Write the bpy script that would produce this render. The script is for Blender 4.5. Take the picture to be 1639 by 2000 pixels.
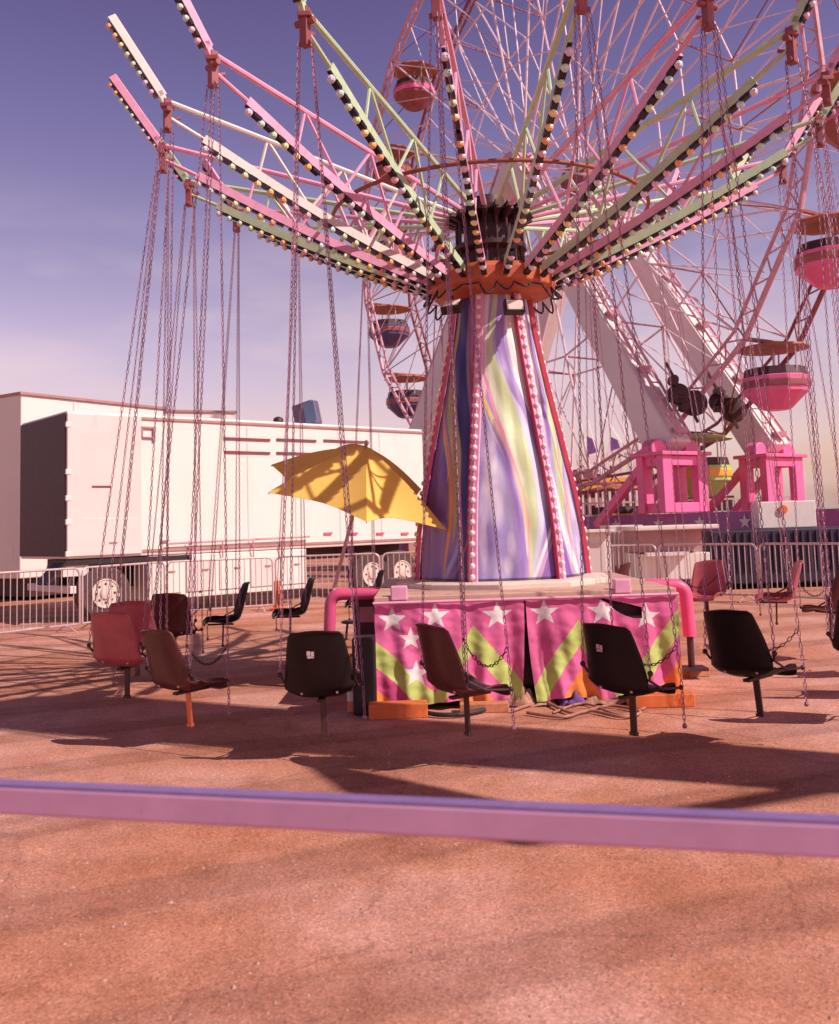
import bpy, math, random
from mathutils import Vector, Matrix
R = math.radians
random.seed(7)
S = bpy.context.scene
for o in list(bpy.data.objects): bpy.data.objects.remove(o)
C = S.collection
V = Vector

# ------------------------------------------------------------------ camera
PITCH, ROLL, CAMZ, F = R(5.4), R(1.84), 1.62, 1900.0
cam_d = bpy.data.cameras.new('camera'); cam = bpy.data.objects.new('camera', cam_d); C.objects.link(cam)
rt0, fw, up0 = V((1, 0, 0)), V((0, math.cos(PITCH), math.sin(PITCH))), V((0, -math.sin(PITCH), math.cos(PITCH)))
cr, sr = math.cos(ROLL), math.sin(ROLL)
rt, up = rt0*cr - up0*sr, rt0*sr + up0*cr
m = Matrix((rt, up, -fw)).transposed().to_4x4(); m.translation = V((0, 0, CAMZ)); cam.matrix_world = m
cam_d.sensor_fit = 'VERTICAL'; cam_d.sensor_height = 24; cam_d.sensor_width = 24
cam_d.lens = F/2000*24
cam_d.shift_x = 3.5/2000; cam_d.shift_y = -153/2000
cam_d.dof.use_dof = True; cam_d.dof.focus_distance = 10.; cam_d.dof.aperture_fstop = 2.0
cam_d.clip_start = .05; cam_d.clip_end = 6000
S.camera = cam
S.render.resolution_x = 839; S.render.resolution_y = 1024

def ray(px, py): return rt*((px-816)/F) + fw - up*((py-847)/F)
def at(px, py, Y):                       # point seen at a photo pixel, Y metres ahead
    d = ray(px, py); return V((0, 0, CAMZ)) + d*(Y/d.y)
def atz(px, py, z=0.):                   # point seen at a photo pixel, at height z
    d = ray(px, py); return V((0, 0, CAMZ)) + d*((z-CAMZ)/d.z)

# ------------------------------------------------------------------ light
_a, _b = atz(100, 1389), atz(1540, 1501)          # the long shadow band on the ground gives the sun's bearing
SUN_AZ, SUN_EL = math.atan2(_b.x-_a.x, _b.y-_a.y), R(43)           # clockwise from +Y
sd = V((math.sin(SUN_AZ)*math.cos(SUN_EL), math.cos(SUN_AZ)*math.cos(SUN_EL), math.sin(SUN_EL)))
sl = bpy.data.lights.new('sun', 'SUN'); sl.energy = 5.0; sl.angle = R(.5); sl.color = (1, .86, .77)
so = bpy.data.objects.new('sun', sl); C.objects.link(so); so.rotation_euler = sd.to_track_quat('Z', 'Y').to_euler()
W = bpy.data.worlds.new('World'); S.world = W; W.use_nodes = True
nt = W.node_tree; N = nt.nodes; L = nt.links
for n in list(N): N.remove(n)
wo = N.new('ShaderNodeOutputWorld'); bg = N.new('ShaderNodeBackground'); L.new(bg.outputs[0], wo.inputs[0])
sky = N.new('ShaderNodeTexSky'); sky.sky_type = 'NISHITA'; sky.sun_disc = False
sky.sun_elevation = SUN_EL; sky.sun_rotation = SUN_AZ; sky.dust_density = 1.5; sky.air_density = 1.2
bg.inputs[1].default_value = .135
tc = N.new('ShaderNodeTexCoord'); sx = N.new('ShaderNodeSeparateXYZ'); L.new(tc.outputs['Generated'], sx.inputs[0])
rp = N.new('ShaderNodeValToRGB'); L.new(sx.outputs[2], rp.inputs[0])
SKY_TINT = [(0.0, (1.36, .92, .95)), (.10, (1.52, .92, .98)), (.17, (1.50, .88, .96)), (.26, (1.22, .70, .84)), (.40, (.90, .50, .72)), (.50, (.74, .38, .60)), (.62, (.22, .11, .17)), (1, (.13, .065, .10))]
el = rp.color_ramp.elements
while len(el) < len(SKY_TINT): el.new(.5)
for e, (p, c) in zip(el, SKY_TINT): e.position = p; e.color = (*c, 1)
mx = N.new('ShaderNodeMix'); mx.data_type = 'RGBA'; mx.blend_type = 'MULTIPLY'; mx.inputs[0].default_value = 1
L.new(sky.outputs[0], mx.inputs[6]); L.new(rp.outputs[0], mx.inputs[7])
# thin fair-weather cloud low in the sky
mp = N.new('ShaderNodeMapping'); mp.inputs['Scale'].default_value = (2.2, 2.2, 7); L.new(tc.outputs['Generated'], mp.inputs[0])
cn = N.new('ShaderNodeTexNoise'); cn.inputs['Scale'].default_value = 2.1; cn.inputs['Detail'].default_value = 5; L.new(mp.outputs[0], cn.inputs[0])
cm = N.new('ShaderNodeMapRange'); cm.inputs[1].default_value = .46; cm.inputs[2].default_value = .66; L.new(cn.outputs[0], cm.inputs[0])
ch = N.new('ShaderNodeMapRange'); ch.inputs[1].default_value = .34; ch.inputs[2].default_value = .12; L.new(sx.outputs[2], ch.inputs[0])
cmul = N.new('ShaderNodeMath'); cmul.operation = 'MULTIPLY'; L.new(cm.outputs[0], cmul.inputs[0]); L.new(ch.outputs[0], cmul.inputs[1])
cm2 = N.new('ShaderNodeMath'); cm2.operation = 'MULTIPLY'; cm2.inputs[1].default_value = .6; L.new(cmul.outputs[0], cm2.inputs[0])
mc = N.new('ShaderNodeMix'); mc.data_type = 'RGBA'; mc.inputs[7].default_value = (6.4, 4.9, 5.2, 1)
L.new(cm2.outputs[0], mc.inputs[0]); L.new(mx.outputs[2], mc.inputs[6]); L.new(mc.outputs[2], bg.inputs[0])
vs = S.view_settings; vs.view_transform = 'Standard'; vs.look = 'None'; vs.exposure = 0.0; vs.gamma = 1; vs.use_curve_mapping = False

# ------------------------------------------------------------------ materials
MATS = {}
def mat(name, col, rough=.5, metal=0., var=.12, scale=6., bump=.0, dirt=None, attr=None, spec=.5, trans=0.):
    if name in MATS: return MATS[name]
    m = bpy.data.materials.new(name); m.use_nodes = True; t = m.node_tree; b = t.nodes['Principled BSDF']
    b.inputs['Roughness'].default_value = rough; b.inputs['Metallic'].default_value = metal
    b.inputs['Specular IOR Level'].default_value = spec
    tc = t.nodes.new('ShaderNodeTexCoord')
    nz = t.nodes.new('ShaderNodeTexNoise'); nz.inputs['Scale'].default_value = scale; nz.inputs['Detail'].default_value = 6
    nz.inputs['Roughness'].default_value = .65
    t.links.new(tc.outputs['Object'], nz.inputs[0])
    mr = t.nodes.new('ShaderNodeMapRange'); mr.inputs[1].default_value = .3; mr.inputs[2].default_value = .7
    mr.inputs[3].default_value = 1-var; mr.inputs[4].default_value = 1+var
    t.links.new(nz.outputs[0], mr.inputs[0])
    mul = t.nodes.new('ShaderNodeMix'); mul.data_type = 'RGBA'; mul.blend_type = 'MULTIPLY'; mul.inputs[0].default_value = 1
    if attr:
        a = t.nodes.new('ShaderNodeAttribute'); a.attribute_name = attr; t.links.new(a.outputs[0], mul.inputs[6])
    else: mul.inputs[6].default_value = (*col, 1)
    t.links.new(mr.outputs[0], mul.inputs[7])
    out = mul.outputs[2]
    if dirt:
        n2 = t.nodes.new('ShaderNodeTexNoise'); n2.inputs['Scale'].default_value = dirt[1]; n2.inputs['Detail'].default_value = 8
        n2.inputs['Roughness'].default_value = .7
        mpp = t.nodes.new('ShaderNodeMapping'); mpp.inputs['Scale'].default_value = (1, 1, .35)
        t.links.new(tc.outputs['Object'], mpp.inputs[0]); t.links.new(mpp.outputs[0], n2.inputs[0])
        r2 = t.nodes.new('ShaderNodeMapRange'); r2.inputs[1].default_value = dirt[2]; r2.inputs[2].default_value = dirt[2]+.15
        t.links.new(n2.outputs[0], r2.inputs[0])
        md = t.nodes.new('ShaderNodeMix'); md.data_type = 'RGBA'; t.links.new(r2.outputs[0], md.inputs[0])
        t.links.new(out, md.inputs[6]); md.inputs[7].default_value = (*dirt[0], 1); out = md.outputs[2]
    t.links.new(out, b.inputs['Base Color'])
    if bump:
        bp = t.nodes.new('ShaderNodeBump'); bp.inputs['Strength'].default_value = bump; bp.inputs['Distance'].default_value = .02
        t.links.new(nz.outputs[0], bp.inputs['Height']); t.links.new(bp.outputs[0], b.inputs['Normal'])
    if trans:
        tl = t.nodes.new('ShaderNodeBsdfTranslucent'); t.links.new(out, tl.inputs[0])
        ms = t.nodes.new('ShaderNodeMixShader'); ms.inputs[0].default_value = trans
        t.links.new(b.outputs[0], ms.inputs[1]); t.links.new(tl.outputs[0], ms.inputs[2])
        t.links.new(ms.outputs[0], t.nodes['Material Output'].inputs[0])
    MATS[name] = m; return m

RUST = (.16, .055, .035)
M_pink = mat('pink_paint', (.80, .38, .56), .45, var=.12, scale=9, dirt=((.3, .09, .08), 7, .66))
M_mint = mat('mint_paint', (.50, .66, .42), .45, var=.12, scale=9, dirt=((.16, .12, .07), 7, .66))
M_white = mat('white_paint', (.76, .70, .66), .45, var=.06, scale=7, dirt=((.4, .27, .22), 6, .68))
M_hot = mat('hot_pink_paint', (.72, .10, .24), .42, var=.12, scale=5, dirt=((.3, .05, .08), 5, .66))
M_ped = mat('pedestal_pink', (.80, .15, .36), .42, var=.12, scale=2, dirt=((.4, .05, .12), 2, .66))
M_rust = mat('rust_tie_ring', (.30, .085, .05), .6, var=.25, scale=9)
M_rail = mat('mauve_rail_paint', (.56, .31, .50), .5, var=.12, scale=5, bump=.03, dirt=((.30, .10, .10), 30, .66))
M_rail2 = mat('violet_rail_paint', (.23, .14, .36), .5, var=.14, scale=20)
M_purple = mat('purple_paint', (.33, .12, .33), .5, var=.15, scale=4, dirt=((.16, .05, .14), 4, .62))
M_blk = mat('black_paint', (.020, .010, .012), .55, var=.3, scale=8)
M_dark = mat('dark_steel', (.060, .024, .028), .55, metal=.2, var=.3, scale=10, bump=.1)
M_orange = mat('orange_hub_paint', (.50, .11, .05), .5, var=.2, scale=6, dirt=(RUST, 5, .56))
M_bulb = mat('coloured_bulbs', (1, 1, 1), .18, attr='Col', var=.04)
M_art = mat('painted_vinyl', (1, 1, 1), .42, attr='Col', var=.06, scale=5, bump=.12)
M_ban = mat('banner_cloth', (1, 1, 1), .7, attr='Col', var=.12, scale=7, bump=.2)
M_chain = mat('chain_steel', (.36, .17, .25), .5, metal=.35, var=.3, scale=30)
M_seat = mat('maroon_fibreglass', (.075, .014, .017), .34, var=.2, scale=7, dirt=((.06, .02, .02), 8, .6))
M_seatshade = mat('shaded_fibreglass', (.010, .004, .005), .5, var=.3, scale=7, spec=.3, dirt=((.045, .02, .02), 13, .64))  # near-black base stands for seat backs in shade
M_seatlit = mat('sunlit_red_fibreglass', (.40, .085, .10), .28, var=.18, scale=5, dirt=((.2, .04, .05), 6, .6))  # brighter red base stands for seat backs in the sun
M_yel = mat('yellow_canvas', (1.0, .72, .18), .8, var=.05, scale=4, trans=.35, bump=.1)
M_trail = mat('white_trailer_panel', (.77, .73, .68), .42, var=.03, scale=1.2, dirt=((.62, .50, .45), 1.6, .62))
M_trail2 = mat('pinkish_trailer_panel', (.70, .62, .60), .45, var=.04, scale=1.4, dirt=((.58, .44, .42), 1.6, .6))
M_trim = mat('trailer_trim', (.42, .22, .22), .5, var=.15, scale=4)
M_slit = mat('vent_slit', (.20, .045, .06), .6, var=.2, scale=4)
M_tyre = mat('tyre_rubber', (.085, .045, .045), .85, var=.3, scale=12, bump=.2)
M_rim = mat('wheel_rim', (.62, .52, .46), .4, metal=.1, var=.12, scale=9)
M_rimc = mat('painted_rim', (1, 1, 1), .45, attr='Col', var=.12)
M_redp = mat('red_edge_paint', (.52, .04, .09), .5, var=.2)
M_galv = mat('galvanised_tube', (.62, .49, .50), .4, metal=.35, var=.12, scale=9)
M_wood = mat('wood_block', (.50, .20, .10), .8, var=.3, scale=9, bump=.4)
M_woodo = mat('orange_block_paint', (.68, .16, .04), .6, var=.2, scale=7, dirt=((.25, .08, .04), 6, .6))
M_wpink = mat('wheel_tube_paint', (.64, .33, .40), .5, var=.2, scale=3, dirt=(RUST, 3, .58))
M_wred = mat('rust_red_tube_paint', (.28, .075, .085), .55, var=.25, scale=3)
M_spoke = mat('spoke_paint', (.80, .62, .70), .45, var=.12, scale=3)
M_leg = mat('leg_white_paint', (.74, .66, .66), .45, var=.05, scale=1.3, dirt=((.5, .32, .33), 1.5, .62))
M_tarp = mat('tarp_cloth', (.42, .22, .15), .85, var=.4, scale=12, bump=.6)
M_vio = mat('violet_cloth', (.16, .06, .25), .8, var=.3, scale=12, bump=.4)
M_cable = mat('cable_rubber', (.03, .02, .028), .6, var=.2, scale=10)
M_lime = mat('lime_paint', (.45, .60, .18), .45, var=.12, scale=3)
M_gold = mat('gold_panel_paint', (.85, .42, .06), .5, var=.15, scale=3)
M_navy = mat('navy_panel', (.018, .010, .035), .6, var=.3, scale=2, dirt=((.04, .02, .045), 3, .6))
M_glass = mat('lamp_glass', (.75, .6, .55), .12, var=.05)
M_blue = mat('blue_gray_paint', (.16, .25, .42), .4, var=.1, scale=3)
M_sign = mat('sticker_white', (.55, .40, .40), .6, var=.1)
M_orgw = mat('post_orange', (.80, .19, .06), .5, var=.1)
M_maroonleg = mat('brown_post', (.07, .028, .022), .5, var=.2)

# ------------------------------------------------------------------ mesh builder
def origin(p):
    o = V((0, 0, 0))
    while p: o = o + p.location; p = p.parent
    return o
class MB:
    def __init__(s): s.v = []; s.f = []; s.c = []
    def add(s, vs, fs, col=None):
        n = len(s.v); s.v += [tuple(x) for x in vs]; s.f += [tuple(i+n for i in f) for f in fs]
        s.c += [col or (1, 1, 1)]*len(vs); return s
    def box(s, c, d, rz=0., M=None, col=None):
        c = V(c); h = V(d)/2; q = Matrix.Rotation(rz, 3, 'Z') if M is None else M
        vs = [c + q @ V((x*h.x, y*h.y, z*h.z)) for x in (-1, 1) for y in (-1, 1) for z in (-1, 1)]
        return s.add(vs, [(0, 1, 3, 2), (4, 6, 7, 5), (0, 4, 5, 1), (2, 3, 7, 6), (0, 2, 6, 4), (1, 5, 7, 3)], col)
    def bar(s, p, q, w, h=None, upv=(0, 0, 1), w2=None, h2=None, col=None):
        h = h or w; w2 = w2 or w; h2 = h2 or h; p = V(p); q = V(q); d = (q-p).normalized(); u = V(upv)
        if abs(d.dot(u)) > .98: u = V((0, 1, 0))
        x = d.cross(u).normalized(); z = x.cross(d)
        vs = [p + x*(a*w/2) + z*(b*h/2) for a, b in ((-1, -1), (1, -1), (1, 1), (-1, 1))] + \
             [q + x*(a*w2/2) + z*(b*h2/2) for a, b in ((-1, -1), (1, -1), (1, 1), (-1, 1))]
        return s.add(vs, [(0, 3, 2, 1), (4, 5, 6, 7), (0, 1, 5, 4), (1, 2, 6, 5), (2, 3, 7, 6), (3, 0, 4, 7)], col)
    def tube(s, pts, r, n=8, closed=False, col=None):
        pts = [V(p) for p in pts]; k = len(pts); rs = r if isinstance(r, (list, tuple)) else [r]*k
        vs = []; u = None
        for i, p in enumerate(pts):
            a = pts[(i-1) % k] if (closed or i) else p; b = pts[(i+1) % k] if (closed or i < k-1) else p
            d = (b-a).normalized()
            if u is None: u = d.orthogonal().normalized()
            u = (u - d*u.dot(d)).normalized(); w = d.cross(u)
            vs += [p + (u*math.cos(2*math.pi*j/n) + w*math.sin(2*math.pi*j/n))*rs[i] for j in range(n)]
        fs = []
        for i in range(k if closed else k-1):
            a = i*n; b = ((i+1) % k)*n
            fs += [(a+j, a+(j+1) % n, b+(j+1) % n, b+j) for j in range(n)]
        if not closed: fs += [tuple(range(n-1, -1, -1)), tuple((k-1)*n+j for j in range(n))]
        return s.add(vs, fs, col)
    def ball(s, c, r, n=8, m_=5, col=None, sc=(1, 1, 1)):
        c = V(c); vs = [c+V((0, 0, -r*sc[2]))]; 
        for i in range(1, m_):
            t = -math.pi/2 + math.pi*i/m_
            vs += [c + V((math.cos(t)*math.cos(2*math.pi*j/n)*r*sc[0], math.cos(t)*math.sin(2*math.pi*j/n)*r*sc[1], math.sin(t)*r*sc[2])) for j in range(n)]
        vs.append(c+V((0, 0, r*sc[2]))); fs = [(0, 1+(j+1) % n, 1+j) for j in range(n)]
        for i in range(m_-2): a = 1+i*n; fs += [(a+j, a+(j+1) % n, a+n+(j+1) % n, a+n+j) for j in range(n)]
        a = 1+(m_-2)*n; fs += [(a+j, a+(j+1) % n, len(vs)-1) for j in range(n)]
        return s.add(vs, fs, col)
    def lathe(s, prof, n, c=(0, 0, 0), axis='Z', ph=0., M=None, col=None):
        c = V(c); vs = []
        for r, z in prof:
            for j in range(n):
                a = 2*math.pi*j/n+ph; p = V((r*math.cos(a), r*math.sin(a), z))
                if axis == 'Y': p = V((p.x, p.z, p.y))
                if axis == 'X': p = V((p.z, p.x, p.y))
                if M: p = M @ p
                vs.append(c+p)
        fs = [(i*n+j, i*n+(j+1) % n, (i+1)*n+(j+1) % n, (i+1)*n+j) for i in range(len(prof)-1) for j in range(n)]
        fs += [tuple(range(n-1, -1, -1)), tuple((len(prof)-1)*n+j for j in range(n))]
        return s.add(vs, fs, col)
    def quad(s, a, b, c, d, t=.01, col=None):      # thick plate from four corners
        a, b, c, d = map(V, (a, b, c, d)); n = (b-a).cross(d-a).normalized()*t
        return s.add([a, b, c, d, a+n, b+n, c+n, d+n], [(3, 2, 1, 0), (4, 5, 6, 7), (0, 1, 5, 4), (1, 2, 6, 5), (2, 3, 7, 6), (3, 0, 4, 7)], col)
    def grid(s, fn, nu, nv, cf=None):
        n = len(s.v)
        for i in range(nv+1):
            for j in range(nu+1):
                s.v.append(tuple(fn(j/nu, i/nv))); s.c.append(cf(j/nu, i/nv) if cf else (1, 1, 1))
        s.f += [(n+i*(nu+1)+j, n+i*(nu+1)+j+1, n+(i+1)*(nu+1)+j+1, n+(i+1)*(nu+1)+j) for i in range(nv) for j in range(nu)]
        return s
    def obj(s, name, m, parent=None, smooth=False, color=False, bevel=0., solid=0., local=False, sharp=None):
        off = V((0, 0, 0)) if (local or parent is None) else origin(parent)
        me = bpy.data.meshes.new(name); me.from_pydata([tuple(V(p)-off) for p in s.v], [], s.f); me.update()
        me.materials.append(m)
        if color:
            at_ = me.color_attributes.new('Col', 'FLOAT_COLOR', 'POINT')
            at_.data.foreach_set('color', [x for c in s.c for x in (*c, 1)])
        if smooth:
            for p in me.polygons: p.use_smooth = True
            if sharp: me.set_sharp_from_angle(angle=R(sharp))
        o = bpy.data.objects.new(name, me); C.objects.link(o)
        if parent: o.parent = parent
        if bevel: b = o.modifiers.new('bevel', 'BEVEL'); b.width = bevel; b.segments = 2; b.limit_method = 'ANGLE'
        if solid: b = o.modifiers.new('solid', 'SOLIDIFY'); b.thickness = solid; b.offset = 0
        return o
def thing(name, label, cat, loc=(0, 0, 0), group=None, rz=0.):
    o = bpy.data.objects.new(name, None); C.objects.link(o); o.location = loc; o.rotation_euler = (0, 0, rz)
    o.empty_display_size = .2; o['label'] = label; o['category'] = cat
    if group: o['group'] = group
    return o
def tag(o, label, cat, group=None):
    o['label'] = label; o['category'] = cat
    if group: o['group'] = group
    return o
def copy_tree(o, parent=None):
    c = o.copy(); C.objects.link(c)
    if parent: c.parent = parent
    for ch_ in list(o.children): copy_tree(ch_, c)
    return c
def lerp(a, b, t): return a+(b-a)*t
def pw(pts, t):                          # smooth curve through (t, value) points
    n = len(pts)
    if t <= pts[0][0]: return pts[0][1]
    if t >= pts[-1][0]: return pts[-1][1]
    for i in range(n-1):
        if t <= pts[i+1][0]: break
    def tan(k):
        a, b_ = pts[max(0, k-1)], pts[min(n-1, k+1)]; return (b_[1]-a[1])/(b_[0]-a[0])
    (x0, y0), (x1, y1) = pts[i], pts[i+1]; h = x1-x0; q = (t-x0)/h
    return (2*q**3-3*q**2+1)*y0+(q**3-2*q**2+q)*h*tan(i)+(-2*q**3+3*q**2)*y1+(q**3-q**2)*h*tan(i+1)

# ------------------------------------------------------------------ ground
gm = bpy.data.materials.new('asphalt_lot'); gm.use_nodes = True; t = gm.node_tree; b = t.nodes['Principled BSDF']
b.inputs['Roughness'].default_value = .9; b.inputs['Specular IOR Level'].default_value = .25
gtc = t.nodes.new('ShaderNodeTexCoord')
def gn(scale, det, rough=.6):
    n = t.nodes.new('ShaderNodeTexNoise'); n.inputs['Scale'].default_value = scale; n.inputs['Detail'].default_value = det
    n.inputs['Roughness'].default_value = rough; t.links.new(gtc.outputs['Object'], n.inputs[0]); return n
def ramp(src, stops):
    r = t.nodes.new('ShaderNodeValToRGB'); t.links.new(src, r.inputs[0]); e = r.color_ramp.elements
    while len(e) < len(stops): e.new(.5)
    for x, (p, c) in zip(e, stops): x.position = p; x.color = (*c, 1)
    return r
def mixn(mode, a, b_, fac=1.):
    m_ = t.nodes.new('ShaderNodeMix'); m_.data_type = 'RGBA'; m_.blend_type = mode
    if isinstance(fac, float): m_.inputs[0].default_value = fac
    else: t.links.new(fac, m_.inputs[0])
    t.links.new(a, m_.inputs[6]); t.links.new(b_, m_.inputs[7]); return m_
big = ramp(gn(.42, 5).outputs[0], [(.36, (.47, .185, .105)), (.5, (.53, .245, .17)), (.62, (.60, .32, .26))])
mid = ramp(gn(3.3, 6, .7).outputs[0], [(.3, (.80, .78, .78)), (.7, (1.12, 1.12, 1.12))])
vo = t.nodes.new('ShaderNodeTexVoronoi'); vo.inputs['Scale'].default_value = 95; t.links.new(gtc.outputs['Object'], vo.inputs[0])
sp = ramp(vo.outputs['Color'], [(.0, (.45, .38, .38)), (.3, (.85, .82, .82)), (.7, (1.12, 1.12, 1.12)), (1, (1.6, 1.6, 1.6))])
fn_ = ramp(gn(120, 3, .7).outputs[0], [(.32, (.62, .58, .58)), (.5, (1, 1, 1)), (.68, (1.28, 1.28, 1.28))])
c1 = mixn('MULTIPLY', big.outputs[0], mid.outputs[0]); c2 = mixn('MULTIPLY', c1.outputs[2], sp.outputs[0], .75); c3 = mixn('MULTIPLY', c2.outputs[2], fn_.outputs[0], .8)
st = ramp(gn(1.15, 7, .72).outputs[0], [(.60, (1, 1, 1)), (.72, (.60, .52, .52))])   # old oil and damp stains
c4 = mixn('MULTIPLY', c3.outputs[2], st.outputs[0])
cv = t.nodes.new('ShaderNodeTexVoronoi'); cv.feature = 'DISTANCE_TO_EDGE'; cv.inputs['Scale'].default_value = .42
dn = gn(1.6, 6); va = t.nodes.new('ShaderNodeVectorMath'); va.operation = 'MULTIPLY_ADD'; va.inputs[1].default_value = (.5, .5, .5)
t.links.new(dn.outputs['Color'], va.inputs[0]); t.links.new(gtc.outputs['Object'], va.inputs[2]); t.links.new(va.outputs[0], cv.inputs[0])
cr_ = ramp(cv.outputs[0], [(.0, (.38, .30, .30)), (.0035, (.55, .48, .48)), (.008, (1, 1, 1))]); c4 = mixn('MULTIPLY', c4.outputs[2], cr_.outputs[0], .28)
wv = t.nodes.new('ShaderNodeTexWave'); wv.inputs['Scale'].default_value = .23; wv.inputs['Distortion'].default_value = 2.5; wv.inputs['Detail'].default_value = 3; wv.inputs['Detail Scale'].default_value = .7
tm_ = t.nodes.new('ShaderNodeMapping'); tm_.inputs['Rotation'].default_value = (0, 0, 1.25); t.links.new(gtc.outputs['Object'], tm_.inputs[0]); t.links.new(tm_.outputs[0], wv.inputs[0])
tw = ramp(wv.outputs[0], [(.0, (1.05, 1.04, 1.04)), (.70, (1, 1, 1)), (.86, (.72, .68, .68)), (1, (.80, .76, .76))]); c4 = mixn('MULTIPLY', c4.outputs[2], tw.outputs[0], .8); t.links.new(c4.outputs[2], b.inputs['Base Color'])
bp = t.nodes.new('ShaderNodeBump'); bp.inputs['Strength'].default_value = .3; bp.inputs['Distance'].default_value = .004
t.links.new(vo.outputs['Distance'], bp.inputs['Height']); t.links.new(bp.outputs[0], b.inputs['Normal'])
g = MB().add([(-900, -60, 0), (900, -60, 0), (900, 2500, 0), (-900, 2500, 0)], [(0, 1, 2, 3)]).obj('ground', gm); g['kind'] = 'structure'

rg = random.Random(21); gr_ = MB()
for i in range(2600):
    Yg = 2.6+rg.random()**1.7*13; xg = rg.uniform(-.62, .62)*Yg; r_ = rg.uniform(.003, .011)*(1.5 if rg.random() < .06 else 1)
    a_ = rg.random()*6.28; P_ = [V((xg+r_*math.cos(a_+k*1.57)*rg.uniform(.7, 1.3), Yg+r_*math.sin(a_+k*1.57)*rg.uniform(.7, 1.3), .0)) for k in range(4)]
    gr_.add(P_+[P_[0].lerp(P_[2], .5)+V((0, 0, r_*rg.uniform(.5, 1)))], [(0, 1, 4), (1, 2, 4), (2, 3, 4), (3, 0, 4)])
go_ = gr_.obj('gravel', mat('grit', (.42, .25, .20), .9, var=.45, scale=3)); go_['kind'] = 'stuff'; tag(go_, 'loose grit and small stones scattered over the asphalt', 'gravel')
# ------------------------------------------------------------------ swing ride
CX, CY, RT, ZT, RC = .85, 10.35, 3.46, 5.58, 3.73
AZ0 = -1.1
AX = V((CX, CY, 0))
ride = thing('swing_ride', 'chair swing ride with tapered mural tower, bulb-lit pink and mint arms and star skirt', 'swing ride', AX)
def pol(r, az, z): return V((CX+r*math.cos(R(az)), CY+r*math.sin(R(az)), z))

# base (a trailer deck) hidden behind the cloth skirt
BY0, BY1 = 8.85, 12.0
BX0, BX1 = at(741, 1365, BY0).x, at(1326, 1360, BY0).x
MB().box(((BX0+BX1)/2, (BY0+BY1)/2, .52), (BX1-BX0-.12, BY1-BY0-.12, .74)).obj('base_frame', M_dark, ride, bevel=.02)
d = MB(); d.box(((BX0+BX1)/2, (BY0+BY1)/2, .955), (BX1-BX0+.05, BY1-BY0+.05, .08))
d.obj('deck', mat('deck_cream', (.58, .36, .28), .6, var=.15, scale=4, dirt=((.32, .14, .11), 5, .56)), ride, bevel=.012)
MB().lathe([(1.10, .985), (1.14, .99), (1.14, 1.045), (1.08, 1.06)], 10, (CX, CY, 0), ph=.2).obj('turntable_ring', mat('ring_cream', (.70, .56, .48), .6, var=.12, scale=6, dirt=((.40, .2, .16), 7, .58)), ride, bevel=.008)
for px in (780, 1256):
    p = atz(px, 1150, 1.05)
    MB().box((p.x, BY0+.02, 1.02), (.15, .12, .13)).obj('corner_bracket', M_pink, ride, bevel=.012)

# tower : six-sided bulging tapered shaft covered by painted vinyl, ribs with bulbs
TZ0, TZ1 = 1.055, 4.02
RIB = [187, 247, 304, 7, 67, 127]
def tr(v):  # radius of a rib at height fraction
    return pw([(0, .91), (.15, .87), (.28, .81), (.4, .735), (.5, .672), (.66, .57), (.85, .46), (1, .40)], v)
def stripes(defs, base, u, v):
    c = list(base)
    for (cp, wp, col, soft) in defs:
        x = pw(cp, v); w = pw(wp, v)/2 if isinstance(wp, list) else wp/2
        k = (w-abs(u-x))/(soft*.5) + .5; k = max(0, min(1, k))
        c = [lerp(a, b_, k) for a, b_ in zip(c, col)]
    return c
def fbm(x, y, s=0.):
    from mathutils import noise
    return noise.fractal(V((x, y, s)), 1., 2., 4)
LAV, LAVL, PUR, WHT, GRN, YEL, PNK, NAVY, ORG, OLV = (.30, .23, .52), (.52, .47, .70), (.20, .10, .38), (.80, .74, .76), (.54, .62, .34), (.86, .62, .24), (.82, .30, .46), (.05, .035, .17), (.78, .30, .07), (.46, .44, .13)
LIL, RUS = (.60, .60, .78), (.36, .12, .13)
# edges of each painted face as (height mark, left, right); the marks run 170 (top) to 1870 (bottom)
EDGE = {'L': [(270, 380, 535), (500, 345, 520), (760, 320, 510), (1020, 270, 500), (1380, 200, 490), (1870, 160, 478)],
        'M': [(200, 540, 697), (600, 515, 750), (900, 505, 790), (1300, 492, 850), (1600, 486, 890), (1800, 480, 920)],
        'R': [(230, 705, 825), (500, 745, 905), (760, 770, 950), (1000, 800, 1015), (1210, 838, 1080), (1500, 878, 1145), (1800, 920, 1200)]}
def stroke(face, pts, col, soft=.03):
    soft *= .6; E_ = EDGE[face]; cu, wu = [], []
    for zy, zx, w in sorted(pts, reverse=True):
        l = pw([(a, b) for a, b, c in E_], zy); r = pw([(a, c) for a, b, c in E_], zy); v = (1870-zy)/1700
        cu.append((v, (zx-l)/(r-l))); wu.append((v, w/(r-l)))
    lo, hi = cu[0][0], cu[-1][0]
    return (cu, wu, col, soft, lo, hi)
ROW = {}
def paint(strokes, base, u, v):
    c = list(base)
    for cu, wu, col, soft, lo, hi in strokes:
        if v < lo-.03 or v > hi+.03: continue
        key = (id(cu), v)
        if key not in ROW: ROW[key] = (pw(cu, v), pw(wu, v)/2)
        x, w = ROW[key]
        if v < lo: w *= 1-(lo-v)/.03
        if v > hi: w *= 1-(v-hi)/.03
        k = max(0, min(1, (w-abs(u-x))/soft+.5)); c = [lerp(a, b_, k) for a, b_ in zip(c, col)]
    return c
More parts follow.
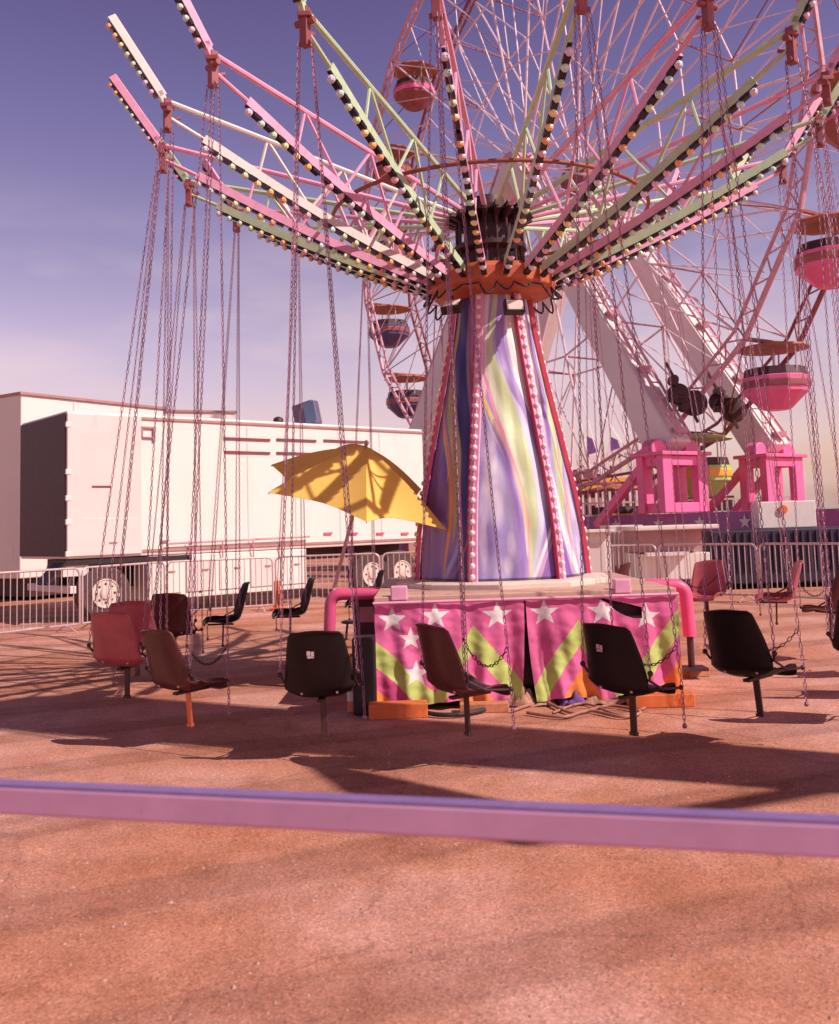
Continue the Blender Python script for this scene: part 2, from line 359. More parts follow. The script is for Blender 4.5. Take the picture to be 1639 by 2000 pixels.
SM = [stroke('M', [(170, 690, 70), (400, 690, 80), (600, 715, 80), (800, 750, 60), (950, 790, 26)], WHT, .05),
      stroke('M', [(170, 570, 30), (450, 545, 34), (700, 540, 40), (880, 530, 10)], WHT, .08),
      stroke('M', [(170, 660, 20), (450, 672, 10), (700, 720, 6), (950, 790, 4)], (.74, .60, .42), .04),
      stroke('M', [(170, 632, 30), (450, 620, 40), (600, 640, 42), (700, 665, 44), (800, 700, 44), (900, 740, 40), (1000, 775, 36), (1120, 810, 20)], (.32, .21, .50), .03),
      stroke('M', [(600, 585, 20), (750, 635, 26), (900, 705, 34), (1100, 765, 36), (1300, 800, 46), (1500, 812, 44), (1700, 792, 30), (1850, 768, 12)], LIL, .06),
      stroke('M', [(170, 610, 18), (300, 597, 22), (450, 575, 24), (600, 580, 50), (700, 600, 76), (900, 650, 92), (1100, 700, 92), (1300, 742, 72), (1500, 765, 50), (1700, 768, 26), (1850, 758, 10)], GRN, .03),
      stroke('M', [(600, 562, 18), (700, 575, 30), (900, 618, 34), (1100, 668, 26), (1300, 718, 20)], (.68, .72, .52), .06),
      stroke('M', [(640, 530, 8), (700, 548, 12), (900, 592, 14), (1100, 648, 12), (1300, 704, 10), (1500, 742, 8), (1700, 752, 6), (1850, 746, 5)], PNK, .02),
      stroke('M', [(760, 520, 10), (820, 540, 16), (900, 566, 20), (1000, 600, 22), (1100, 630, 24), (1200, 662, 24), (1300, 692, 22), (1400, 715, 18), (1500, 732, 14), (1700, 746, 8)], YEL, .02),
      stroke('M', [(900, 545, 5), (1000, 575, 6), (1150, 628, 6), (1300, 674, 6), (1500, 722, 6), (1700, 742, 6)], WHT, .02),
      stroke('M', [(1000, 590, 16), (1150, 640, 34), (1300, 668, 44), (1450, 690, 40), (1650, 712, 34), (1850, 722, 30)], (.26, .15, .44), .14),
      stroke('M', [(1560, 872, 10), (1640, 852, 18), (1750, 815, 20), (1860, 775, 18)], WHT, .03),
      stroke('M', [(1650, 905, 40), (1750, 890, 80), (1870, 870, 130)], PUR, .03),
      stroke('M', [(1640, 882, 6), (1720, 852, 7), (1800, 822, 7), (1866, 795, 7)], PNK, .015),
      stroke('M', [(1690, 892, 4), (1780, 855, 5), (1866, 815, 5)], RUS, .015)]
SL = [stroke('L', [(1000, 260, 60), (1400, 270, 130), (1870, 250, 160)], (.25, .14, .37), .25),
      stroke('L', [(200, 460, 50), (500, 425, 58), (760, 430, 66), (1000, 442, 66), (1300, 448, 60), (1500, 446, 50), (1700, 432, 50), (1860, 420, 60)], NAVY, .06),
      stroke('L', [(200, 430, 16), (350, 405, 24), (600, 375, 32), (900, 385, 50), (1100, 400, 50), (1200, 402, 42), (1400, 402, 22), (1600, 388, 10)], OLV, .05),
      stroke('L', [(240, 480, 8), (500, 468, 14), (800, 482, 14), (1000, 488, 8)], RUS, .03),
      stroke('L', [(300, 500, 30), (600, 495, 26), (800, 500, 14)], (.40, .26, .44), .1),
      stroke('L', [(640, 322, 10), (850, 322, 14), (1000, 344, 15), (1200, 368, 18), (1400, 380, 18), (1600, 368, 14), (1860, 338, 8)], ORG, .02),
      stroke('L', [(760, 312, 8), (900, 322, 10), (1050, 338, 8), (1250, 362, 6)], YEL, .02),
      stroke('L', [(1560, 418, 8), (1700, 398, 18), (1860, 345, 14)], (.30, .36, .60), .04),
      stroke('L', [(1500, 470, 6), (1650, 450, 7), (1800, 400, 7), (1866, 370, 7)], RUS, .02)]
SR = [stroke('R', [(180, 725, 40), (450, 775, 60), (700, 810, 50), (900, 826, 30)], WHT, .08),
      stroke('R', [(180, 760, 18), (400, 800, 28), (600, 838, 32), (800, 850, 34), (950, 862, 30), (1100, 880, 20)], (.34, .23, .52), .05),
      stroke('R', [(180, 785, 10), (400, 826, 20), (600, 862, 18)], LIL, .06),
      stroke('R', [(180, 800, 22), (400, 845, 30), (600, 885, 44), (800, 908, 54), (1000, 918, 50), (1200, 930, 44), (1400, 945, 34), (1600, 966, 24), (1850, 1040, 10)], GRN, .05),
      stroke('R', [(600, 905, 14), (800, 935, 14), (1000, 946, 9), (1200, 956, 9), (1400, 970, 8), (1600, 990, 7), (1850, 1050, 6)], PNK, .03),
      stroke('R', [(700, 930, 10), (850, 962, 22), (1000, 966, 22), (1200, 972, 18), (1400, 982, 12), (1600, 1000, 8)], YEL, .03),
      stroke('R', [(1300, 895, 12), (1500, 930, 36), (1700, 985, 34), (1860, 1050, 18)], WHT, .06),
      stroke('R', [(1560, 905, 6), (1700, 950, 8), (1860, 1035, 6)], PNK, .02),
      stroke('R', [(1640, 920, 30), (1760, 950, 60), (1870, 970, 90)], PUR, .04)]
def clouds(c, u, v, L_):
    for (x, y, rx, ry, w) in L_:
        k = 1-((u-x)/rx)**2-((v-y)/ry)**2
        if k > 0: k = min(1, k*1.2)*w*(.8+.5*fbm(u*6, v*14, 2.)); c = [lerp(a, b2, k) for a, b2 in zip(c, WHT)]
    return c
def finish(c, u, v):
    k = 1+.10*fbm(u*16, v*5, 6.)
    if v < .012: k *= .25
    return [max(0, x*k) for x in c]
def art_mid(u, v):
    n = fbm(u*3, v*5, 1.); b_ = [lerp(a, c, min(1, max(0, .5+n))) for a, c in zip(LAV, LAVL)]
    b_ = clouds(b_, u, v, ((.22, .36, .13, .13, .7), (.14, .26, .08, .09, .6), (.30, .24, .09, .08, .55), (.12, .12, .06, .10, .55), (.44, .12, .06, .05, .5), (.40, .05, .06, .04, .5), (.24, .48, .1, .06, .5)))
    return finish(paint(SM, b_, u, v), u, v)
def art_left(u, v):
    n = fbm(u*3, v*5, 5.); b_ = [lerp(a, c, min(1, max(0, .4+n))) for a, c in zip(PUR, (.36, .25, .46))]  # left face base painted darker, its shade mixed into the purple
    return finish(paint(SL, b_, u, v), u, v)
def art_right(u, v):
    n = fbm(u*3, v*5, 9.); b_ = [lerp(a, c, min(1, max(0, .55+n))) for a, c in zip(LAV, LAVL)]
    b_ = clouds(b_, u, v, ((.78, .40, .14, .12, .6), (.62, .26, .1, .08, .5), (.86, .14, .08, .09, .5), (.6, .08, .06, .07, .5)))
    return finish(paint(SR, b_, u, v), u, v)
for k in range(6):
    a0, a1 = RIB[k], RIB[(k+1) % 6]
    if a1 < a0: a1 += 360
    art = {0: art_left, 1: art_mid, 2: art_right}.get(k, art_mid)
    def fn(u, v, a0=a0, a1=a1):
        r = tr(v)-.025; p = pol(r, a0, lerp(TZ0, TZ1, v)); q = pol(r, a1, lerp(TZ0, TZ1, v))
        m_ = p.lerp(q, u); o = (m_-V((CX, CY, m_.z))).normalized()
        wr = .006*math.sin(v*31+u*9+k)*math.sin(u*math.pi) + .010*math.sin(u*23+k*2+3*v)*(math.sin(u*math.pi))*(1-v)
        return m_ + o*(.075*math.sin(u*math.pi)*(.6+.4*(1-v)) + wr)
    MB().grid(fn, *((110, 240) if k < 3 else (16, 30)), art).obj('mural_panel', M_art, ride, smooth=True, color=True)
for k, a in enumerate(RIB):
    rb = MB(); n = 30; red = k in (0,)
    for i in range(n):
        v0, v1 = i/n, (i+1)/n
        rb.bar(pol(tr(v0)+.005, a, lerp(TZ0, TZ1, v0)), pol(tr(v1)+.005, a, lerp(TZ0, TZ1, v1)), .085, .035, upv=pol(1, a, 0)-AX)
    o = rb.obj('tower_rib', M_hot if red else M_pink, ride)
    eg = MB(); sdv = V((-math.sin(R(a)), math.cos(R(a)), 0))
    for i in range(n):
        v0, v1 = i/n, (i+1)/n
        eg.bar(pol(tr(v0)+.008, a, lerp(TZ0, TZ1, v0))-sdv*.047, pol(tr(v1)+.008, a, lerp(TZ0, TZ1, v1))-sdv*.047, .012, .045, upv=pol(1, a, 0)-AX)
    eg.obj('rib_edge', M_redp, o)
    bl = MB(); cc = (.50, .05, .08) if red else (.80, .30, .46)
    bl.tube([pol(tr(i/20)+.026, a, lerp(TZ0, TZ1, i/20)) for i in range(21)], .006, 5, col=cc)
    for i in range(28):
        v0 = (i+.5)/28
        bl.ball(pol(tr(v0)+.034, a, lerp(TZ0, TZ1, v0)), .029, 8, 5, (.88, .66, .54) if red else (.86, .70, .70))
    bl.obj('light_string', M_bulb, o, smooth=True, color=True)

# hub
hub = MB(); hub.lathe([(.40, 4.00), (.64, 4.05), (.70, 4.10), (.70, 4.24), (.66, 4.29), (.36, 4.31)], 10, (CX, CY, 0), ph=.1)
ho = hub.obj('hub_plate', M_orange, ride, bevel=.012)
m_ = MB(); m_.lathe([(.30, 4.3), (.30, 4.52), (.40, 4.55), (.40, 4.60), (.27, 4.62), (.27, 4.90), (.38, 4.93), (.38, 4.99), (.2, 5.02), (.17, 5.15)], 20, (CX, CY, 0))
m_.obj('hub_mast', M_dark, ride, smooth=True, sharp=35)
lug = MB()
for k in range(20):
    a = AZ0+9+18*k
    lug.bar(pol(.52, a, 4.27), pol(.72, a, 4.29), .045, .07); lug.bar(pol(.26, a, 4.86), pol(.46, a, 4.95), .05, .12)
    lug.tube([pol(.36, a, 4.32), pol(.36, a, 4.88)], .016, 6)
lug.obj('arm_lug', M_dark, ride, bevel=.005)
cb = MB(); L_ = []
for k in range(24):
    for i in range(6):
        q_ = i/6; L_.append(pol(.685+.06*math.sin(q_*math.pi), (k+q_)*15, 4.06-(.02+.04*((k*7) % 4))*math.sin(q_*math.pi)))
cb.tube(L_, .011, 6, closed=True); cb.obj('hub_cable', M_cable, ride, smooth=True)
for px, yaw, tilt in ((884, 25, 50), (1004, -8, 18)):
    p = at(px, 600, CY-.66)
    f_ = MB(); Mx = Matrix.Rotation(R(yaw)*-1, 3, 'Z') @ Matrix.Rotation(R(-tilt), 3, 'X')
    f_.box(p, (.21, .09, .15), M=Mx); f_.bar(p+V((0, .05, .03)), p+V((0, .12, .14)), .04)
    o = f_.obj('floodlight', M_blk, ride, bevel=.012)
    MB().box(p+Mx @ V((0, -.05, 0)), (.17, .012, .11), M=Mx).obj('lamp_lens', M_glass, o, bevel=.004)

# arms
BC = [(.88, .56, .68), (.74, .70, .86), (.62, .86, .86), (.62, .86, .62), (.72, .86, .50), (.90, .80, .42), (.92, .60, .26), (.90, .42, .24), (.88, .50, .60)]
ARMCOL = {153: M_pink, 171: M_mint, 189: M_pink, 207: M_white, 225: M_pink, 243: M_mint, 261: M_pink, 279: M_mint, 297: M_pink, 315: M_mint, 333: M_pink, 351: M_mint}
def arm(az_n):
    a = az_n+AZ0; m0 = ARMCOL.get(az_n) or (M_pink if ((az_n-9)//18) % 2 == 0 else M_mint)
    side = V((-math.sin(R(a)), math.cos(R(a)), 0))
    tip = pol(RT, a, ZT)
    ut = MB(); ut.tube([pol(.42, a, 4.94), tip+V((0, 0, .10))], .027, 8)
    P0, P1 = pol(.70, a, 4.22), pol(RT*.90, a, ZT-.22)
    ut.tube([P1, pol(RT-.02, a, ZT-.06)], .02, 8)
    bo = lambda t_: P0.lerp(P1, t_)+V((0, 0, .16*math.sin(t_*math.pi)*(-.35)))
    K = 8
    for i in range(K): ut.bar(bo(i/K), bo((i+1)/K)+ (bo((i+1)/K)-bo(i/K))*.01, .042, .088)
    U = lambda t_: pol(.42, a, 4.94).lerp(tip+V((0, 0, .10)), t_)
    for t0, t1 in ((.22, .30), (.42, .30), (.42, .56), (.68, .56), (.68, .78)): ut.tube([U(t0), bo(t1)], .016, 6)
    o = ut.obj('arm', m0, ride)
    # dark channel broken by the lamp holders, with the bulbs in it
    ch_ = MB(); ct = MB(); n = 19; ln = (P1-P0).length; dv = (P1-P0).normalized(); nn = side.cross(dv).normalized(); BK = (.02, .01, .012)
    if nn.z > 0: nn = -nn
    for i in range(K): ch_.bar(bo(i/K)+nn*.048, bo((i+1)/K)+nn*.048, .04, .008, upv=nn, col=BK)
    for i in range(n):
        t_ = (i+.5)/n; p = bo(t_)+nn*.064
        ch_.bar(p-dv*.022, p-dv*.105, .056, .036, upv=nn, col=BK)
        if (i*7+az_n*3) % 23: ch_.ball(p+nn*.016+dv*.02, .036, 8, 6, BC[(n-i+az_n) % len(BC)])
    # tip: lit board that rises outward from the pivot
    od = V((math.cos(R(a)), math.sin(R(a)), 0)); ed = (od*.56+V((0, 0, .83))).normalized(); e0 = tip+od*.04+V((0, 0, .14))
    eb = MB(); en = side.cross(ed).normalized(); eo = en if en.dot(od) > 0 else -en
    eb.bar(e0, e0+ed*.84, .05, .085, upv=eo); eb.bar(tip-od*.02, e0+ed*.06, .05, .06)
    eb.obj('tip_board', m0, o, bevel=.006)
    ct.bar(e0+ed*.02+eo*.046, e0+ed*.82+eo*.046, .05, .008, upv=eo, col=BK)
    for i in range(8):
        p = e0+ed*(.08+.098*i)+eo*.058; ct.bar(p-ed*.018, p-ed*.062, .06, .03, upv=eo, col=BK); ct.ball(p+eo*.014, .028, 8, 6, BC[(i+az_n) % 9])
    ct.obj('tip_light_strip', M_bulb, o, color=True); ch_.obj('light_strip', M_bulb, o, color=True)
    # pivot bracket
    pb = MB(); pb.bar(tip+V((0, 0, .12)), tip+V((0, 0, -.2)), .07, .07, upv=od); pb.tube([tip+side*.09, tip-side*.09], .028, 10)
    pb.tube([tip+side*.06+V((0, 0, -.17)), tip-side*.06+V((0, 0, -.17))], .022, 8); pb.box(tip+V((0, 0, .05)), (.11, .11, .04)); pb.bar(tip+V((0, 0, -.04))-od*.12, tip+V((0, 0, -.10)), .03)
    pb.obj('pivot_bracket', M_wred, o, bevel=.006)
    return tip
TIPS = {9+18*k: arm(9+18*k) for k in range(20)}

tie = MB(); tie.tube([pol(1.70, k*6, 4.93) for k in range(60)], .021, 8, closed=True); tie.obj('tie_ring', M_rust, ride, smooth=True)
# banner skirt
def star_in(x, y, cx, cy, r, rot=0.):
    dx, dy = x-cx, y-cy; rr = math.hypot(dx, dy)
    if rr > r: return 0
    a = (math.atan2(dx, dy)+rot) % (2*math.pi/5); a = min(a, 2*math.pi/5-a)
    ri = .40*r; A = V((r, 0)); B_ = V((ri*math.cos(math.pi/5), ri*math.sin(math.pi/5)))
    px_, py_ = rr*math.cos(a), rr*math.sin(a)
    return ((B_.x-A.x)*(py_-A.y)-(B_.y-A.y)*(px_-A.x)) > 0
BANP, BANG, BANO, BANW, BAND = (.70, .13, .32), (.50, .60, .16), (.80, .24, .05), (.84, .76, .74), (.55, .07, .22)
def zig(xa, pts):
    for (x0, y0), (x1, y1) in zip(pts, pts[1:]):
        if x0 <= xa <= x1: return y0+(y1-y0)*(xa-x0)/(x1-x0)
    return pts[0][1] if xa < pts[0][0] else pts[-1][1]
# photo-measured layout, u across 0..1, w up 0..1 (height/width ~ .36)
ZIGPTS = [(0, .50), (.235, .02), (.335, .60), (.485, .02), (.515, .02), (.672, .66), (.80, .0), (.99, .74), (1.0, .70)]
ZIGPTS = [(0, .62), (.20, .10), (.325, .76), (.50, .14), (.67, .78), (.805, .10), (1.0, .86)]
def ban(u, w):
    z = zig(u, ZIGPTS); c = BANP
    if w < z-.48: c = BANO
    elif w < z-.26: c = BANP if u > .2 else BAND
    elif w < z: c = BANG
    AR = 2.68/.95
    for (sx_, sy_, r_) in ((.058, .83, .155), (.20, .86, .155), (.135, .30, .15), (.118, .64, .13), (.405, .85, .16), (.560, .86, .155), (.75, .86, .16), (.895, .79, .15)):
        if star_in(u*AR, w, sx_*AR, sy_, r_*.9, .0): c = BANW
    n = fbm(u*7, w*3, 3.)*.22
    return [max(0, x*(1+n)) for x in c]
def ban_grid(u0, u1, ph, pull):
    def fn(s, w):
        u = lerp(u0, u1, s); x = lerp(BX0-.02, BX1+.02, u)
        x += pull*(1-w)**2*.06*(1 if pull > 0 else 1)*(abs(s-(0 if pull > 0 else 1)) < .999 and (1-s if pull > 0 else s))
        fold = .022*math.sin(u*46+ph)*(1.1-w)+.014*math.sin(u*97+ph*2+w*3)*(1.1-w)+.03*fbm(u*5, w*2, ph)
        return V((x, BY0-.045+fold*1.1-.05*(1-w), lerp(.06, .935, w) + .015*math.sin(u*30+ph)*(1-w)))
    mb = MB().grid(fn, 210, 150, lambda s, w: ban(lerp(u0, u1, s), w))
    def in_crescent(f):                          # crescent of cloth left out here, showing the dark frame behind
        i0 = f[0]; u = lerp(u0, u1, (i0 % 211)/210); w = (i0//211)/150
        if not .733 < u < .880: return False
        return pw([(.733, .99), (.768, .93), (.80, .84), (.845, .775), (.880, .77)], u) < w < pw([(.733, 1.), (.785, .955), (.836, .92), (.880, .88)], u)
    mb.f = [f for f in mb.f if not in_crescent(f)]; return mb
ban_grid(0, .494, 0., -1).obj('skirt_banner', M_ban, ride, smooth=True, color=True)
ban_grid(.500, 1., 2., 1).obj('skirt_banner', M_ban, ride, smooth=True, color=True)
def side_grid(x):
    def fn(s, w): return V((x+.015*math.sin(s*50)*(1.1-w), lerp(BY0, BY1, s), lerp(.06, .935, w)))
    return MB().grid(fn, 60, 30, lambda s, w: [k*(1+.2*fbm(s*5, w*3, 8.)) for k in (BANO if w < .5-.4*s else BANP)])
side_grid(BX0-.03).obj('skirt_side', M_ban, ride, smooth=True, color=True)
side_grid(BX1+.03).obj('skirt_side', M_ban, ride, smooth=True, color=True)
hem = MB(); hem.tube([(BX0-.03, BY0-.07, .94), (BX1+.03, BY0-.07, .94)], .014, 8); hem.obj('banner_rod', M_pink, ride)

# outriggers
def arc_tube(pts, r, rad=.12, n=10):
    out = [V(pts[0])]
    for a, b_, c in zip(pts, pts[1:], pts[2:]):
        a, b_, c = V(a), V(b_), V(c); d0 = (a-b_).normalized(); d1 = (c-b_).normalized()
        p0, p1 = b_+d0*rad, b_+d1*rad
        for i in range(7):
            s = i/6; out.append(p0.lerp(b_, s).lerp(b_.lerp(p1, s), s))
    out.append(V(pts[-1])); return MB().tube(out, r, n)
Yo = 10.1
e0, e1 = at(755, 1158, Yo), at(646, 1161, Yo)
o = arc_tube([e0, e1, V((e1.x-.03, e1.y, .42))], .062).obj('outrigger', M_hot, ride, smooth=True, sharp=50)
s_ = MB(); s_.tube([(e1.x-.03, e1.y, .42), (e1.x-.03, e1.y, .12)], .038, 10); s_.box((e1.x-.03, e1.y, .1), (.26, .26, .03)); s_.obj('jack_foot', M_dark, o)
Yr = 10.0
f0, f1 = at(1262, 1143, Yr), at(1338, 1143, Yr)
o = arc_tube([f0, f1, V((f1.x+.02, f1.y, .42))], .066).obj('outrigger', M_hot, ride, smooth=True, sharp=50)
s_ = MB(); s_.tube([(f1.x+.02, f1.y, .42), (f1.x+.02, f1.y, .12)], .034, 10); s_.box((f1.x+.02, f1.y, .1), (.28, .24, .03)); s_.obj('jack_foot', M_dark, o)

# ------------------------------------------------------------------ swing seats
def link_chain(mb, p, q, pitch=.043, wire=.0036, hw=.0090, sag=0.):
    p, q = V(p), V(q); L_ = (q-p).length; n = max(3, int(L_*(1+sag*.6)/pitch)); 
    def pt(t_): return p.lerp(q, t_)+V((0, 0, -sag*L_*4*t_*(1-t_)))
    for i in range(n):
        a, b_ = pt(i/n), pt((i+1)/n); d = (b_-a); l = d.length; d = d/l; u = d.orthogonal().normalized(); w = d.cross(u)
        if i % 2: u, w = w, -u
        ext = wire*1.2; hl = l/2+ext; c = (a+b_)/2
        loop = [d*hl*-1, d*(-hl*.62)+u*hw, d*(hl*.62)+u*hw, d*hl, d*(hl*.62)-u*hw, d*(-hl*.62)-u*hw]
        vs = []
        for lp in loop:
            r = lp.normalized(); r = (u if lp.dot(u) > 0 else -u) if abs(lp.dot(u)) > 1e-5 else r
            vs += [c+lp+r*wire, c+lp-r*wire*.5+w*wire*.87, c+lp-r*wire*.5-w*wire*.87]
        fs = []
        for k in range(6):
            A = k*3; B_ = ((k+1) % 6)*3
            fs += [(A+j, A+(j+1) % 3, B_+(j+1) % 3, B_+j) for j in range(3)]
        mb.add(vs, fs)
    return mb
PROF = [(.245, -.035), (.235, -.008), (.20, .008), (.12, .0), (.02, -.012), (-.07, -.010), (-.13, .012), (-.175, .055), (-.20, .12), (-.222, .20), (-.245, .29), (-.265, .38), (-.278, .445), (-.292, .468)]
PW = [.17, .185, .20, .212, .218, .222, .226, .228, .226, .218, .206, .192, .180, .160]
def shell_fn(u, v):
    i = v*(len(PROF)-1); k = min(int(i), len(PROF)-2); s = i-k
    y = lerp(PROF[k][0], PROF[k+1][0], s); z = lerp(PROF[k][1], PROF[k+1][1], s); w = lerp(PW[k], PW[k+1], s)
    x = (u*2-1); e = abs(x)**2.6
    back = min(1, max(0, (v-.42)/.2)); curl = .075*(1-.55*max(0, (v-.75)*4)) * min(1, .25+v*3)
    return V((x*w*(1-.06*e), y+e*curl*back, z+e*curl*(1-back)+.006*math.cos(x*3)))
SHELL = {}
def get_shell(m_):
    if m_.name not in SHELL:
        o = MB().grid(shell_fn, 20, 39).obj('seat_shell', m_, None, smooth=True, solid=.012)
        me = o.data; bpy.data.objects.remove(o); SHELL[m_.name] = me
    return SHELL[m_.name]
def seat(az_n, sx_, zc, heading, m_, post_m, label, sticker=False, dy=0., roll_=0.):
    tip = TIPS[az_n]; a = az_n+AZ0; base = pol(RC, a, zc)
    if sx_ is not None:                   # sideways drift of a swinging seat, measured on the photograph
        q = at(sx_, 1250, base.y+dy); base = V((q.x, base.y+dy, zc))
    top = tip+V((0, 0, -.17))
    t_ = thing('swing_chair', label, 'swing seat', base, 'empty swing seats hanging on chains', 0)
    H = Matrix.Rotation(R(heading-90), 4, 'Z') @ Matrix.Rotation(R(roll_), 4, 'Y') @ Matrix.Diagonal((1.12, 1.04, 1.0, 1.0))
    o = bpy.data.objects.new('seat_shell', get_shell(m_)); C.objects.link(o); o.parent = t_; o.matrix_local = H
    sm = o.modifiers.new('solid', 'SOLIDIFY'); sm.thickness = .012; sm.offset = 0
    w = lambda x, y, z: base + (H @ V((x, y, z)))
    if sticker:
        s_ = MB()
        for (dx, dz, sw, sh) in ((-.012, .012, .022, .03), (.012, .004, .018, .036), (0, -.014, .04, .014)): s_.box(w(dx-.03, -.268-.0+.0*dz, .31+dz), (sw, .004, sh), M=H.to_3x3())
        s_.obj('sticker', M_sign, o)
        o.children[-1].location = (0, 0, 0); ch_ = o.children[-1]; ch_.parent = o
        for v_ in ch_.data.vertices: v_.co = H.inverted() @ v_.co
    for bx in (-.11, .11): MB().ball(w(bx, -.150, .035), .011, 8, 4).obj('bolt', M_galv, t_)
    fr = MB(); fr.bar(w(0, .20, -.022), w(0, -.10, -.030), .05, .02); fr.obj('post_mount', M_dark, t_)
    for sx2 in (-1, 1):
        fr = MB(); fr.tube([w(.243*sx2, -.15, .17), w(.222*sx2, -.13, .12), w(.225*sx2, .0, .05), w(.222*sx2, .14, .035), w(.236*sx2, .19, .035)], .009, 6)
        fr.ball(w(.243*sx2, -.15, .17), .020, 8, 5); fr.ball(w(.236*sx2, .19, .035), .018, 8, 5); fr.obj('seat_bracket', M_dark, t_)
    pm = MB(); pm.bar(w(0, .02, -.035), w(.0, .03, -.27), .048, .018, upv=H.to_3x3() @ V((0, 1, 0))); pm.bar(w(0, .03, -.27), w(0, .03, -.295), .06, .03, upv=H.to_3x3() @ V((0, 1, 0)))
    pm.obj('footrest_post', post_m, t_, bevel=.003)
    sd_ = (H.to_3x3() @ V((1, 0, 0))); fw_ = (H.to_3x3() @ V((0, 1, 0)))
    tops = {}
    for i, (sx2, yy, zz) in enumerate(((-1, -.15, .17), (1, -.15, .17), (-1, .19, .035), (1, .19, .035))):
        cm_ = MB(); tp = top+sd_*(.045*sx2)+fw_*(.02 if yy > 0 else -.02)
        link_chain(cm_, tp, w(.243*sx2, yy, zz)); cm_.obj('hanging_chain', M_chain, t_)
        tops[(sx2, yy > 0)] = (tp, w(.243*sx2, yy, zz))
    sc_ = MB(); A = [tops[(s2, True)][1].lerp(tops[(s2, True)][0], .055) for s2 in (-1, 1)]
    link_chain(sc_, A[0], A[1], pitch=.034, sag=.30); sc_.obj('lap_chain', M_blk, t_)
    dc = MB(); e_ = A[1] if az_n != 207 else A[0]; k_ = tops[(1 if az_n != 207 else -1, True)][1]; link_chain(dc, k_, k_+V((.004, .004, -.24)), pitch=.034); dc.ball(k_+V((.004, .004, -.25)), .018, 6, 4)
    dc.obj('latch_chain', M_chain, t_)
    return t_
SEATS = [  # arm, photo x, z, heading, shell, post, label, sticker
 (207, 246, .50, 72, M_seatlit, M_maroonleg, 'red swing seat at far left, its shiny back lit by the sun', False, -.1, 0),
 (225, 362, .43, 50, M_seat, M_orgw, 'dark maroon swing seat with a bright orange foot post', False, -.1, 0),
 (189, 266, .50, 95, M_seatlit, M_maroonleg, 'red swing seat half hidden behind the leftmost red one', False, .1, 0),
 (171, 340, .50, 90, M_seat, M_maroonleg, 'maroon swing seat behind the seat with the orange post', False, 0, 0),
 (153, 440, .52, 196, M_seatshade, M_maroonleg, 'shade-darkened swing seat in side view in front of the white trailer boxes', False, 0, 0),
 (135, 572, .50, 192, M_seatshade, M_maroonleg, 'shade-darkened swing seat in side view left of the bent pink outrigger pipe', False, 0, 0),
 (117, 712, .55, 186, M_seatshade, M_maroonleg, 'dark swing seat behind the left outrigger pipe and black stool', False, 0, 0),
 (99, 860, .55, 180, M_seatshade, M_maroonleg, 'dark swing seat hidden behind the left half of the star skirt', False, 0, 0),
 (81, 1010, .55, 170, M_seatshade, M_maroonleg, 'dark swing seat hidden behind the middle of the tower', False, 0, 0),
 (63, 1195, .55, 150, M_seat, M_maroonleg, 'maroon swing seat hanging just behind the right end of the deck', False, 0, 0),
 (45, 1385, .56, 235, M_seatlit, M_maroonleg, 'red swing seat in front of the white counter beside the right barriers', False, 0, 0),
 (27, 1525, .58, 165, M_seatlit, M_maroonleg, 'red swing seat far right in front of the picket barrier', False, 0, 0),
 (9, 1630, .55, 120, M_seat, M_maroonleg, 'maroon swing seat at the right rear, outermost beyond the red ones', False, 0, 0),
 (351, None, .50, 95, M_seat, M_maroonleg, 'maroon swing seat on the right side of the ring beside its edge', False, 0, 0),
 (333, None, .50, 75, M_seatshade, M_maroonleg, 'shade-darkened swing seat at the right front, second from the near right seat', False, 0, 0),
 (315, None, .50, 60, M_seatshade, M_maroonleg, 'shade-darkened swing seat at the right front, just past the near right seat', False, 0, 0),
 (297, 1468, .50, 40, M_seatshade, M_maroonleg, 'shade-darkened swing seat at right with its blank back to the viewer', False, 0, 0),
 (279, 1226, .47, 42, M_seatshade, M_maroonleg, 'shade-darkened swing seat with a sticker, before the right half of the star skirt', True, 0, 0),
 (261, 902, .50, 32, M_seat, M_maroonleg, 'dark red swing seat in side view before the left half of the star skirt', False, 0, 0),
 (243, 628, .45, 88, M_seatshade, M_maroonleg, 'shade-darkened swing seat seen squarely from behind with a white sticker', True, 0, 0)]
TILT = {207: 2, 225: -3, 189: -2, 171: 2, 153: 1, 135: -2, 45: 4, 27: -3, 297: -3, 279: 2, 261: 2, 243: -1, 315: 3, 333: -2}
for (az_n, px, z, hd, m_, pm_, lb, stk, dy, rl) in SEATS:
    rl = TILT.get(az_n, 0)
    seat(az_n, px, z, hd, m_, pm_, lb, stk, dy, rl)

# ------------------------------------------------------------------ umbrella
UA = at(716, 872, 10.45)
UC = [at(524, 962, 10.05), at(716, 1019, 9.45), at(872, 1035, 9.75), at(822, 955, 10.9), at(650, 880, 11.5), at(530, 908, 11.2)]
ub = at(646, 1175, 10.1)
um = thing('umbrella', 'yellow canvas umbrella tilted on a thin pole beside the mural tower', 'umbrella', V((ub.x, ub.y, ub.z-.35)))
cn_ = MB(); NS = 14; cenC = sum(UC, V())/6
for k in range(6):
    a, b_ = UC[k], UC[(k+1) % 6]
    def fn(u, v, a=a, b_=b_):
        e = a.lerp(b_, u); mid_ = e.lerp(cenC, .20*math.sin(u*math.pi)); p = UA.lerp(mid_, v)
        return p + V((0, 0, .05*math.sin(v*math.pi)*(1-.9*math.sin(u*math.pi)) ))
    cn_.grid(fn, NS, NS)
cn_.obj('canopy', M_yel, um, smooth=False, solid=.004)
rbm = MB()
for c_ in UC: rbm.tube([UA+V((0, 0, -.03)), UA.lerp(c_, .5)+V((0, 0, .02)), c_+V((0, 0, -.012))], .007, 5)
rbm.obj('rib', M_wood, um)
